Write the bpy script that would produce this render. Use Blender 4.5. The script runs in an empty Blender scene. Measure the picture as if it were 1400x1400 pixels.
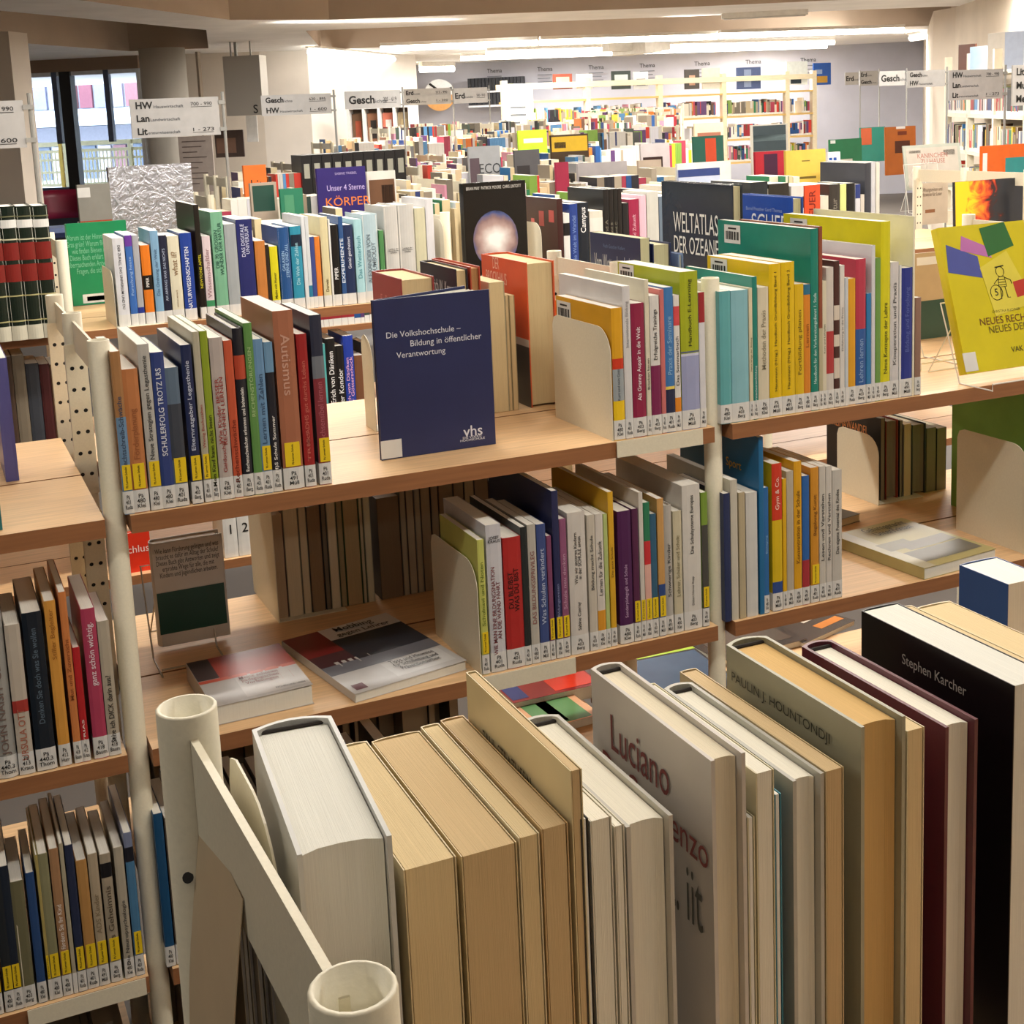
import bpy, math, random
from mathutils import Vector, Matrix
random.seed(7)
C = bpy.context.scene.collection
SC = bpy.context.scene
# ------------------------------------------------------------------ camera
H = 1.65
F, PX, PY = 1868.0, 700.0, 475.0
RX = Vector((0.91371357, -0.10702662, 0.39201124))
RY = Vector((-0.40413818, -0.13862278, 0.90413277))
RZ = Vector((-0.04242459, -0.98454509, -0.16991506))
cd = bpy.data.cameras.new('camera'); cam = bpy.data.objects.new('camera', cd); C.objects.link(cam)
cd.sensor_width = 36; cd.lens = F/1400*36; cd.shift_y = -(700-PY)/1400; cd.clip_start = .02; cd.clip_end = 200
cam.matrix_world = Matrix(((RX.x, -RX.y, -RX.z, 0), (RY.x, -RY.y, -RY.z, 0), (RZ.x, -RZ.y, -RZ.z, H), (0, 0, 0, 1)))
SC.camera = cam
def ray(x, y):
    v = Vector((x-PX, y-PY, F)); return Vector((RX.dot(v), RY.dot(v), RZ.dot(v)))
def aty(x, y, Y):
    r = ray(x, y); p = r*(Y/r.y); p.z += H; return p
def atz(x, y, z):
    r = ray(x, y); p = r*((z-H)/r.z); p.z += H; return p
WD = Vector((0.5117, 0.8592, 0)); UD = Vector((0.8592, -0.5117, 0))      # the building's own axes, turned against the racks
RA = math.atan2(UD.y, UD.x)
def atw(x, y, w):
    r = ray(x, y); p = r*(w/r.dot(WD)); p.z += H; return p
def uw(u, w, z): return UD*u+WD*w+Vector((0, 0, z))
# ------------------------------------------------------------------ world, exposure
SC.view_settings.view_transform = 'Standard'; SC.view_settings.look = 'None'
SC.view_settings.gamma = 1; SC.view_settings.use_curve_mapping = False
SC.view_settings.exposure = 0.0
w = bpy.data.worlds.new('sky'); SC.world = w; w.use_nodes = True
w.node_tree.nodes['Background'].inputs[0].default_value = (.75, .86, 1, 1)
w.node_tree.nodes['Background'].inputs[1].default_value = 6.0
UPK = .07
def area(p, sx, sy, power, col=(1, .94, .85), rz=0, name='ceiling_or_fill_light'):
    l = bpy.data.lights.new(name, 'AREA'); l.shape = 'RECTANGLE'; l.size = sx; l.size_y = sy; l.energy = power; l.color = col
    o = bpy.data.objects.new(name, l); C.objects.link(o); o.location = p; o.rotation_euler = (0, 0, rz)
    if name == 'ceiling_or_fill_light':                  # the same tube also shines up onto the soffit it hangs from
        l2 = l.copy(); l2.energy = power*UPK; o2 = bpy.data.objects.new('ceiling_lamp_light_upward', l2); C.objects.link(o2); o2.location = (p[0], p[1], p[2]-.03); o2.rotation_euler = (math.pi, 0, rz)
    return o
ZS = 2.52                     # underside of the ceiling soffit
NEAR, MIDL, FARL = 17, 42, 90
for (x, y, P) in ((0.9, 1.05, NEAR), (2.6, 1.15, NEAR), (-1.4, 1.2, NEAR*.7), (0.6, 3.25, MIDL*.8), (2.6, 3.25, MIDL), (4.6, 3.3, MIDL), (-.4, -1.3, 8), (1.7, -1.4, 9)):  # lights behind the camera are unseen fill, added to lift the shelf fronts
    area((x, y, ZS-.06), 1.5, .1, P)
for (x, y, P) in ((1.5, 5.0, 55), (4.5, 5.0, 60), (7.5, 5.2, 60), (1.5, 7.0, 50), (4.5, 7.0, 60), (7.5, 7.2, 60), (4.4, 9.0, 100), (6.6, 9.1, 110), (9, 9.1, 110), (4, 12.2, 150), (8, 12.2, 150), (12, 10.2, 90), (6, 15.0, 160), (10.5, 14.8, 160), (8, 17.8, 160), (13, 15.5, 120), (9.5, 20.4, 130), (12.5, 19.2, 130)):
    area((x, y, ZS-.06), 1.6, .12, P*.75, (1, .95, .88))
# ------------------------------------------------------------------ materials
MC = {}
def lin(c): return tuple((v/12.92 if v <= .04045 else ((v+.055)/1.055)**2.4) for v in c)
def hexc(s): return lin(tuple(int(s[i:i+2], 16)/255 for i in (0, 2, 4)))
def mat(col, rough=.45, name=None, kind='cover', metal=0, emit=0, alpha=1):
    key = (col, rough, kind, metal, emit, alpha)
    if key in MC: return MC[key]
    c = hexc(col) if isinstance(col, str) else col
    m = bpy.data.materials.new(name or kind); m.use_nodes = True; nt = m.node_tree; b = nt.nodes['Principled BSDF']
    b.inputs['Roughness'].default_value = rough; b.inputs['Metallic'].default_value = metal
    N = nt.nodes.new; L = nt.links.new
    tc = N('ShaderNodeTexCoord'); mp = N('ShaderNodeMapping'); L(tc.outputs['Object'], mp.inputs[0])
    nz = N('ShaderNodeTexNoise'); L(mp.outputs[0], nz.inputs['Vector']); rp = N('ShaderNodeValToRGB'); L(nz.outputs[0], rp.inputs[0]); L(rp.outputs[0], b.inputs['Base Color'])
    amt = .06; nz.inputs['Scale'].default_value = 18; nz.inputs['Detail'].default_value = 3
    if kind == 'pages':
        mp.inputs['Scale'].default_value = (1500, 8, 8); amt = .07; nz.inputs['Scale'].default_value = 2
    elif kind == 'wood':
        mp.inputs['Scale'].default_value = (3, 60, 60); amt = .12; nz.inputs['Scale'].default_value = 2.5
    elif kind == 'metal': amt = .03; nz.inputs['Scale'].default_value = 300
    elif kind == 'plaster': amt = .05; nz.inputs['Scale'].default_value = 3
    elif kind == 'foil': amt = .12; nz.inputs['Scale'].default_value = 26; nz.inputs['Detail'].default_value = 8; nz.inputs['Distortion'].default_value = 2
    rp.color_ramp.elements[0].position = .3; rp.color_ramp.elements[1].position = .7
    rp.color_ramp.elements[0].color = tuple(max(0, v*(1-amt)) for v in c)+(1,)
    rp.color_ramp.elements[1].color = tuple(min(1, v*(1+amt)) for v in c)+(1,)
    if kind in ('pages', 'metal', 'wood', 'foil'):
        bp = N('ShaderNodeBump'); L(nz.outputs[0], bp.inputs['Height']); bp.inputs['Strength'].default_value = {'pages': .25, 'metal': .08, 'wood': .05, 'foil': 1.0}[kind]
        bp.inputs['Distance'].default_value = .003 if kind == 'foil' else .002; L(bp.outputs[0], b.inputs['Normal'])
    if emit:
        b.inputs['Emission Color'].default_value = tuple(c)+(1,); b.inputs['Emission Strength'].default_value = emit
    if alpha < 1: b.inputs['Alpha'].default_value = alpha
    MC[key] = m; return m
PAPER = mat('e9e6dc', .8, 'paper', 'pages'); PAPERC = mat('dcc79b', .8, 'cream_paper', 'pages'); PAPERY = mat('cfc6a0', .8, 'yellowed_paper', 'pages')
CREAM = mat('e2dbc4', .4, 'cream_metal', 'metal'); WOODT = mat('e0b98a', .42, 'beech_laminate', 'wood'); WOODE = mat('96643f', .5, 'beech_edge', 'wood')
BLACK = mat('0a0a0a', .6, 'black'); WHITE = mat('efefec', .5, 'white'); LAB = mat('d9d9d6', .35, 'label_film'); STK = mat('eccb1c', .5, 'yellow_sticker')
# ------------------------------------------------------------------ mesh helpers
def obj(name, vs, fs, m, parent=None, mi=None, smooth=False):
    me = bpy.data.meshes.new(name); me.from_pydata([tuple(v) for v in vs], [], fs)
    for q in (m if isinstance(m, (list, tuple)) else [m]): me.materials.append(q)
    if mi: me.polygons.foreach_set('material_index', mi)
    if smooth: me.polygons.foreach_set('use_smooth', [True]*len(fs))
    me.update(); o = bpy.data.objects.new(name, me); C.objects.link(o)
    if parent is not None: o.parent = parent
    return o
class MB:
    def __init__(s): s.v = []; s.f = []; s.m = []
    def box(s, x0, x1, y0, y1, z0, z1, mi=0):
        b = len(s.v); s.v += [(x, y, z) for z in (z0, z1) for y in (y0, y1) for x in (x0, x1)]
        s.f += [tuple(b+i for i in q) for q in ((0, 2, 3, 1), (4, 5, 7, 6), (0, 1, 5, 4), (1, 3, 7, 5), (3, 2, 6, 7), (2, 0, 4, 6))]; s.m += [mi]*6
    def prism(s, pts, z0, z1, mi=0, cap=True):
        b = len(s.v); n = len(pts); s.v += [(p[0], p[1], z0) for p in pts]+[(p[0], p[1], z1) for p in pts]
        for i in range(n): j = (i+1) % n; s.f.append((b+i, b+j, b+n+j, b+n+i)); s.m.append(mi)
        if cap: s.f += [tuple(b+i for i in range(n))[::-1], tuple(b+n+i for i in range(n))]; s.m += [mi]*2
    def tube(s, pts, r, n=8, mi=0, closed=False):
        P = [Vector(p) for p in pts]; b = len(s.v); k = len(P)
        for i, p in enumerate(P):
            a = P[(i-1) % k] if (closed or i > 0) else p; c = P[(i+1) % k] if (closed or i < k-1) else p
            d = (c-a).normalized(); u = d.orthogonal().normalized() if abs(d.z) > .9 else d.cross(Vector((0, 0, 1))).normalized(); q = d.cross(u)
            for j in range(n): t = 2*math.pi*j/n; s.v.append(tuple(p+u*(r*math.cos(t))+q*(r*math.sin(t))))
        for i in range(k if closed else k-1):
            for j in range(n):
                a, c = b+i*n, b+((i+1) % k)*n; s.f.append((a+j, a+(j+1) % n, c+(j+1) % n, c+j)); s.m.append(mi)
    def build(s, name, m, parent=None, smooth=False): return obj(name, s.v, s.f, m, parent, s.m, smooth)
def bx(name, x0, x1, y0, y1, z0, z1, m, parent=None):
    b = MB(); b.box(x0, x1, y0, y1, z0, z1); return b.build(name, m, parent)
USED = {}
def tag(o, label, cat, group=None, kind=None):
    if label:
        k = label
        if k in USED: print('DUPLABEL', k)
        USED[k] = 1; o['label'] = label
    if cat: o['category'] = cat
    if group: o['group'] = group
    if kind: o['kind'] = kind
    return o
def thing(name, loc, label, cat, group=None, rz=0):
    o = bpy.data.objects.new(name, None); o.empty_display_size = .05; C.objects.link(o); o.location = loc; o.rotation_euler = (0, 0, rz)
    return tag(o, label, cat, group)
TXT = {}
def text(s, parent, m, loc, width=None, height=None, rot=(0, 0, 0), name='lettering', bold=.008, al='CENTER', maxh=None):
    """flat letters: the mesh is made once per string, then scaled to a width or a height"""
    key = (s, al, bold)
    if key not in TXT:
        cu = bpy.data.curves.new('lettering', 'FONT'); cu.body = s; cu.resolution_u = 2 if len(s) > 40 else 3; cu.offset = bold; cu.align_x = al; cu.align_y = 'CENTER'; cu.space_line = .85
        t = bpy.data.objects.new('lettering', cu); me = bpy.data.meshes.new_from_object(t); bpy.data.objects.remove(t)
        if not me.materials: me.materials.append(m)
        xs = [v.co.x for v in me.vertices]; ys = [v.co.y for v in me.vertices]
        TXT[key] = (me, max(xs)-min(xs), max(ys)-min(ys))
    me, W, Hh = TXT[key]
    o = bpy.data.objects.new(name, me); C.objects.link(o); o.parent = parent
    o.material_slots[0].link = 'OBJECT'; o.material_slots[0].material = m
    sx = sy = 1
    if width and height: sx, sy = width/W, height/Hh
    elif width: sx = sy = width/W
    elif height: sx = sy = height/Hh
    if maxh and sy*Hh > maxh: sy = maxh/Hh
    o.scale = (sx, sy, 1); o.rotation_euler = rot; o.location = loc; return o
R90 = math.pi/2
# ------------------------------------------------------------------ books
def spine_pts(t, c, hard, off=0.0):
    n = 6 if hard else 4; bulge = min(.006, t*.18) if hard else min(.0015, t*.06); out = []
    for i in range(n+1):
        a = i/n; x = -off+(t+2*off)*a; y = bulge*(1-math.sin(math.pi*a))
        if not hard: y = bulge*(1 if i in (0, n) else 0)
        out.append((x, y-off))
    return out
CALLS = [('Pä\n480\nKlei', 'Pä\n401\nRuda', 'Pä\n491\nMüll', 'Pä\n403\nBerg'), ('Pä\n412\nHurr', 'Pä\n413\nKraus', 'Pä\n418\nBaum', 'Pä\n440.3\nThom')]
def book(loc, t, d, h, col, hard=False, paper=None, bands=(), label=None, group=None, call=0, sticker=False, title=None, tcol='f2f0ea', tsize=.5, tpos=.55, tlen=.6,
         rz=0, lean=0, name='book', rough=.35, up=True, face=None, faceR=None, art=None, lite=False, author=None, headband=False, topname=None):
    """spine at local y=0 facing -y, thickness along x, upright; face=(z0,z1,text,colour) letters on the cover at x=0"""
    r = thing(name, loc, label, 'book', group, rz); r.rotation_euler = (0, lean, rz)
    m = mat(col, rough, 'cover_'+col); pm = paper or PAPER
    c = .0022 if hard else .0006
    c = min(c, t*.2); sp = spine_pts(t, c, hard)
    inner = [(t-c, d)]+[(min(max(x, c), t-c), y+c+.0004) for (x, y) in reversed(sp)]+[(c, d)]
    q = MB(); outer = [(0, d)]+sp+[(t, d)]
    n = len(outer); pts = outer+[p for p in inner]
    # extruded U: quads between outer and inner rings at the top and bottom
    b = len(q.v); N = len(pts); q.v += [(x, y, 0) for x, y in pts]+[(x, y, h) for x, y in pts]
    for i in range(N): j = (i+1) % N; q.f.append((i, j, N+j, N+i)); q.m.append(0)
    for i in range(n-1):
        a, e, g, k = i, i+1, N-2-i, N-1-i
        if i < n-1: q.f.append((N+a, N+e, N+g, N+k)); q.f.append((k, g, e, a)); q.m += [0, 0]
    cv = q.build('cover', m, r)
    k = .0035 if hard else .0003; zt = h-k; fe = d-(.005 if hard else .0004)
    pb = MB(); ins = c+.0005; cc = min(.004, t*.12) if hard else 0
    pp = [(ins, .0045 if hard else c+.0022), (t-ins, .0045 if hard else c+.0022), (t-ins, fe), (t*.75, fe-cc*.8), (t*.5, fe-cc), (t*.25, fe-cc*.8), (ins, fe)]
    if not hard: pp = [pp[0], pp[1], pp[2], pp[6]]
    pb.prism(pp, k if hard else .0003, zt); pb.build('page_block', pm, r)
    if headband:
        hb = MB(); hb.tube([(t*(.1+.8*i/6), .006, zt+.0008) for i in range(7)], .0012, 6); hb.build('headband', mat('2a2420', .8, 'headband'), r)
    for (z0, z1, bc) in bands:
        sp2 = spine_pts(t, c, hard, .0002); ring = sp2+[(x, y+.0008) for x, y in reversed(sp2)]
        g = MB(); g.prism(ring, z0*h, z1*h); g.build('colour_band', mat(bc, rough, 'print_'+bc), r)
    by = min(p[1] for p in sp)
    if call:
        sp2 = spine_pts(t, c, hard, .0004); ring = [(-.0004, .018)]+sp2+[(t+.0004, .018)]+[(t+.0001, .018)]+[(x, y+.0010) for x, y in reversed(sp2)]+[(-.0001, .018)]
        g = MB(); g.prism(ring, .001, .034, cap=False); lb = g.build('call_number_label', LAB, r)
        if t > .007 and not lite:
            s = CALLS[call-1][random.randrange(4)]
            text(s, lb, BLACK, (t/2, by-.0008, .0175), height=.021, rot=(R90, 0, 0)).scale.x *= min(1, t/.03*1.25)
    if sticker:
        g = MB(); g.box(t*.12, t*.88 if t > .02 else t, by-.0009, by-.0003, .036, .073); st = g.build('subject_sticker', STK, r)
        if not lite: text('Pä Lernen Schule', st, BLACK, (t/2, by-.0012, .0545), width=.031, rot=(R90, -R90, 0), maxh=t*.35)
    if title:
        L = h*tlen; z = h*tpos
        hh = t*tsize
        o = text(title, r, mat(tcol, .5, 'ink'), (t/2, by-.0007, z), width=L, rot=(R90, -R90 if up else R90, 0), maxh=hh, name='title')
        if o.scale.x > o.scale.y*1.6: o.scale.x = o.scale.y*1.6
    if author:
        text(author, r, mat(tcol, .5, 'ink'), (t/2, by-.0007, h*.27), width=h*.2, rot=(R90, -R90 if up else R90, 0), maxh=t*.28, name='author_name')
    if topname: text(topname, r, BLACK, (t/2, by-.0007, h*.90), width=t*.8, rot=(R90, 0, 0), name='author_name')
    if face:
        for (fz, fy, s, fc, wd) in face:
            text(s, r, mat(fc, .5, 'ink'), (-.0006, d*fy, h*fz), width=wd, rot=(R90, 0, -R90), name='cover_lettering')
    if faceR:
        for e in faceR:
            fz, fy, s, fc, wd = e[:5]
            text(s, r, mat(fc, .5, 'ink'), (t+.0009, d*fy, h*fz), width=wd, height=(e[5] if len(e) > 5 else None), rot=(R90, 0, R90), name='cover_lettering', bold=0)
    if art:
        for (y0, y1, z0, z1, ac) in art:
            s0, s1 = (t, t+.0005) if y0 >= 0 else (-.0005, 0)
            y0, y1 = abs(y0), abs(y1)
            bx('cover_picture', s0, s1, y0*d, y1*d, z0*h, z1*h, mat(ac, rough, 'print_'+ac) if isinstance(ac, str) else ac, r)
    return r
def relabel(words, prev, nxt, where, style=0):
    c = []
    if prev and nxt and prev != nxt: c.append(f'{words} book between the {prev} and {nxt} ones, {where}')
    if prev and nxt and prev != nxt: c.append(f'{words} book between {prev} and {nxt} ones, {where}')
    if not prev: c.append(f'{words} book at the row end beside the {nxt} one, {where}')
    if prev: c.append(f'{words} book next after the {prev} one, {where}')
    c.append(f'{words} book, {where}')
    for s in c:
        if len(s.split()) <= 15 and s not in USED: return s
    return c[-1]
def row(tab, Y, zb, where, group, depth=.15, lean=0.0, atbase=False, call=1, lite=False, gap=.0004):
    n = len(tab)
    for i, e in enumerate(tab):
        xl, xr, yt, col, words = e[:5]; kw = dict(e[5]) if len(e) > 5 else {}
        if atbase:
            # x measured at the foot of the spine
            p = aty(xl, yt, Y); zt = p.z
            # solve the X of a foot pixel on the plane Y at height zb
            def footx(px):
                y = yt
                for _ in range(12):
                    q = aty(px, y, Y); y += (q.z-zb)*F/Y*.9
                return aty(px, y, Y).x
            X0, X1 = footx(xl), footx(xr)
        else:
            a = aty(xl, yt, Y); b2 = aty(xr, yt, Y); zt = (a.z+b2.z)/2; X0, X1 = a.x, b2.x
        h = zt-zb; t = max(.004, X1-X0-gap)
        if lean: X0 += h*math.tan(-lean)
        pv = tab[i-1][4] if i else None; nx = tab[i+1][4] if i < n-1 else None
        kw.setdefault('call', call); kw.setdefault('lite', lite)
        dd = kw.pop('d', depth*(.9+.2*random.random()))
        kw.setdefault('label', relabel(words, pv, nx, where))
        book((X0, Y, zb+.0005), t, dd, h, col, group=group, lean=lean, **kw)
D = dict
# ================================================================== SETTING
FLOOR = mat('5f5a56', .7, 'carpet', 'plaster')
PL = mat('d9cdbd', .9, 'plaster_cream', 'plaster'); PLW = mat('e6e0d8', .9, 'plaster_white', 'plaster'); GREYW = mat('b9bac6', .9, 'plaster_grey', 'plaster')
def struct(o): o['kind'] = 'structure'; return o
f = MB(); fl = []
fv = [uw(-14, -4, 0), uw(16, -4, 0), uw(16, 26, 0), uw(-14, 26, 0)]
g = MB(); g.prism([(p.x, p.y) for p in fv], -.1, 0); struct(g.build('floor', FLOOR))
# ceiling: a soffit with recessed coffers
def quadwall(name, pts, z0, z1, m, thick=.12):
    for i in range(len(pts)-1):
        a, b = pts[i], pts[i+1]; d = (b-a); d.z = 0; d.normalize(); nrm = Vector((-d.y, d.x, 0))*thick
        q = MB(); q.prism([(a.x, a.y), (b.x, b.y), (b.x+nrm.x, b.y+nrm.y), (a.x+nrm.x, a.y+nrm.y)], z0, z1); struct(q.build(name, m))
def ceiling():
    holes = []
    def px(*l): return [atz(x, y, ZS) for x, y in l]
    holes.append(px((418, 42), (1318, 8), (1300, 34), (440, 68)))                       # long middle coffer
    holes.append(px((-60, 9), (282, 41), (285, 66), (177, 70), (-60, 52)))                # coffer by the window
    A = px((107, 0), (314, 27), (450, 27), (950, 9), (1280, -6))
    near = [A[0], A[1], A[2], A[3], A[4], uw(6.5, 3.0, ZS), uw(-6.0, 3.0, ZS)]
    holes.append(near)
    outer = [uw(-14, -4, ZS), uw(16, -4, ZS), uw(16, 26, ZS), uw(-14, 26, ZS)]
    from mathutils.geometry import tessellate_polygon
    loops = [outer]+holes
    flat = [v for l in loops for v in l]; tris = tessellate_polygon([[Vector((v.x, v.y, 0)) for v in l] for l in loops])
    vs = [Vector((v.x, v.y, ZS)) for v in flat]; fs = [tuple(t) for t in tris]
    UPZ = ZS+.45
    b = len(flat); vs += [Vector((v.x, v.y, UPZ)) for v in flat]
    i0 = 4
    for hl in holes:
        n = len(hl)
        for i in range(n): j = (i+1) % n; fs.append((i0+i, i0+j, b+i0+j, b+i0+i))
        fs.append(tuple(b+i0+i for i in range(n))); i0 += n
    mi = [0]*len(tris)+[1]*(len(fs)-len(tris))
    struct(obj('ceiling', vs, fs, [mat('f7f4f0', .9, 'ceiling_plaster', 'plaster'), mat('b9a794', .9, 'coffer_shade_plaster', 'plaster')], None, mi))  # coffers browner than the soffit: recess shade put into the colour
ceiling()
# back wall and its neighbours, in the building's axes
DW = 24.0
a = atw(572, 150, DW); b_ = atw(1262, 130, DW)
quadwall('wall_back', [Vector((a.x, a.y, 0)), Vector((b_.x, b_.y, 0))], 0, ZS+.4, GREYW)
L0 = atw(572, 150, 20.0); L1 = atw(425, 150, 17.2); L2 = atw(360, 150, 16.9); L3 = atw(193, 150, 16.4)
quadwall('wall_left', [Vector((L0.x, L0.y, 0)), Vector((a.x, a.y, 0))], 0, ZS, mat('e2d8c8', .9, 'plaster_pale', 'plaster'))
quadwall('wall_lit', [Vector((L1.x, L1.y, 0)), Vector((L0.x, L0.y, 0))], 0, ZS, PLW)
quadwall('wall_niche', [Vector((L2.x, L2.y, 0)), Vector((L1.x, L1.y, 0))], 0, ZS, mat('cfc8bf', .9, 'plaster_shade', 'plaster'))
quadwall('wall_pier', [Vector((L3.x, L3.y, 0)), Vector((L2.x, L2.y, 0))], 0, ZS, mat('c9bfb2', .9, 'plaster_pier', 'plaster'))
R1 = atw(1275, 150, 15.5); R2 = atw(1305, 150, 15.0); UR = R2.dot(UD)
quadwall('wall_right', [Vector((b_.x, b_.y, 0)), Vector((R1.x, R1.y, 0)), Vector((R2.x, R2.y, 0)), uw(UR+.02, -3.9, 0)], 0, ZS, PL)
quadwall('wall_far_left', [uw(-9.5, -3.9, 0), uw(-9.5, 16.4, 0), Vector((atw(18, 150, 16.4).x, atw(18, 150, 16.4).y, 0))], 0, ZS, PL)
quadwall('wall_behind', [uw(UR, -3.9, 0), uw(-9.5, -3.9, 0)], 0, ZS, mat('6e6154', .8, 'darkened_unseen_wall', 'plaster'))  # unseen wall, darkened to cut bounce light on fronts facing the camera
# column at the far left edge, beside the window
cl = atw(-60, 120, 11.5); cr = atw(19, 120, 11.5)
q = MB(); q.prism([(cl.x, cl.y), (cr.x, cr.y), (cr.x+WD.x*.35, cr.y+WD.y*.35), (cl.x+WD.x*.35, cl.y+WD.y*.35)], 0, ZS); struct(q.build('wall_column', mat('ddd2c4', .9, 'plaster_warm', 'plaster')))
# ---- windows at the left: w about 16.4
WW = 16.4
wa, wb = atw(14, 150, WW), atw(196, 150, WW)
ua, ub = wa.dot(UD), wb.dot(UD)
ztop = atw(110, 97, WW).z; zsill = atw(110, 262, WW).z
def ubox(b, u0, u1, w0, w1, z0, z1, mi=0):
    base = len(b.v)
    for z in (z0, z1):
        for ww in (w0, w1):
            for u in (u0, u1): b.v.append(tuple(uw(u, ww, z)))
    b.f += [tuple(base+i for i in q) for q in ((0, 2, 3, 1), (4, 5, 7, 6), (0, 1, 5, 4), (1, 3, 7, 5), (3, 2, 6, 7), (2, 0, 4, 6))]; b.m += [mi]*6
def ub_(name, u0, u1, w0, w1, z0, z1, m, parent=None):
    b = MB(); ubox(b, u0, u1, w0, w1, z0, z1); return b.build(name, m, parent)
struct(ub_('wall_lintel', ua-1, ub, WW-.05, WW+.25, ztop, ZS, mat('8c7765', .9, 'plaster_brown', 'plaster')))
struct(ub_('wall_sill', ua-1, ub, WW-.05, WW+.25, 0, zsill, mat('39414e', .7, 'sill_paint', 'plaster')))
def uat(x, w=WW): return atw(x, 150, w).dot(UD)
FRK = mat('15171c', .5, 'window_frame_dark'); FRB = mat('55617c', .5, 'window_frame_blue'); FRW = mat('e8eef4', .5, 'window_frame_white')
GL = bpy.data.materials.new('window_glass'); GL.use_nodes = True; bb = GL.node_tree.nodes['Principled BSDF']
bb.inputs['Transmission Weight'].default_value = 1; bb.inputs['Roughness'].default_value = 0; bb.inputs['IOR'].default_value = 1.02; bb.inputs['Base Color'].default_value = (.93, .97, 1, 1)
wn = bpy.data.objects.new('window_1', None); C.objects.link(wn); wn.location = uw(ua, WW, zsill); struct(wn)
def wpart(name, x0, x1, z0, z1, m, dw=0, th=.08):
    b = MB(); ubox(b, uat(x0), uat(x1), WW+dw, WW+dw+th, z0, z1)
    o0 = wn.location; b.v = [(v[0]-o0.x, v[1]-o0.y, v[2]-o0.z) for v in b.v]; return b.build(name, m, wn)
wpart('mullion', 86, 101, zsill, ztop, FRK, -.03, .14)
for x in (74, 145): wpart('mullion', x, x+7, zsill+.6, ztop, FRB)
wpart('window_frame', 17, 22, zsill, ztop, FRW); wpart('window_frame', 190, 196, zsill, ztop, FRW)
wpart('window_frame', 22, 190, ztop-.05, ztop, FRW, .01)
wpart('window_frame', 22, 190, zsill, zsill+.06, FRB, .01)
wpart('pane', 22, 86, zsill, ztop, GL, .03, .012); wpart('pane', 101, 190, zsill, ztop, GL, .03, .012)
# outside: balcony railing and the block opposite
EX = 19.0
rail = bpy.data.objects.new('balcony_railing', None); C.objects.link(rail); tag(rail, 'pale yellow balcony railing outside the window', 'railing')
YEL = mat('f6efc4', .5, 'railing_paint'); YEL2 = mat('d8b23c', .5, 'railing_post_paint')
def zat(y, w, x=110): return atw(x, y, w).z
def uat2(x, w): return atw(x, 150, w).dot(UD)
for (y0, y1) in ((193, 199), (204, 208), (216, 219), (233, 236), (250, 254)): ub_('rail', uat2(20, EX), uat2(195, EX), EX, EX+.05, zat(y1, EX), zat(y0, EX), YEL, rail)
for i in range(34):
    x = 22+i*5.1; ub_('baluster', uat2(x, EX), uat2(x+1.2, EX), EX+.01, EX+.03, zat(252, EX), zat(206, EX), YEL, rail)
for x in (76, 82, 171): ub_('post', uat2(x, EX), uat2(x+4, EX), EX-.03, EX+.07, 0, zat(194, EX), YEL2 if x == 76 else YEL, rail)
fac = bpy.data.objects.new('building', None); C.objects.link(fac); tag(fac, 'pale building with reddish curtained windows seen through the window', 'building')
FD = 30.0
ub_('wall', uat2(-60, FD), uat2(260, FD), FD+.1, FD+.5, -4, 7, mat('cfd6de', .8, 'facade'), fac)
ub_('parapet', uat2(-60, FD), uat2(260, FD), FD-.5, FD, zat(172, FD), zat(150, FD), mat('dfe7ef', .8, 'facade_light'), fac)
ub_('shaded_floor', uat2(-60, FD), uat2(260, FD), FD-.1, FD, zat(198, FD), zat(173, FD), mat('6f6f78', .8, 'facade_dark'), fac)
for i in range(8):
    x = 26+i*21; ub_('curtain', uat2(x, FD), uat2(x+17, FD), FD, FD+.09, zat(148, FD), zat(112, FD), mat(['8a5560', '9b6b70', 'a9a5b5', '8d8ea6'][(i*3) % 4], .8, 'curtain'), fac)
for i in range(8):
    x = 24+i*21; ub_('curtain', uat2(x, FD), uat2(x+17, FD), FD, FD+.09, zat(245, FD), zat(200, FD), mat(['7a5a60', '5e6878', 'a9a5b5'][i % 3], .8, 'curtain'), fac)
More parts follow.
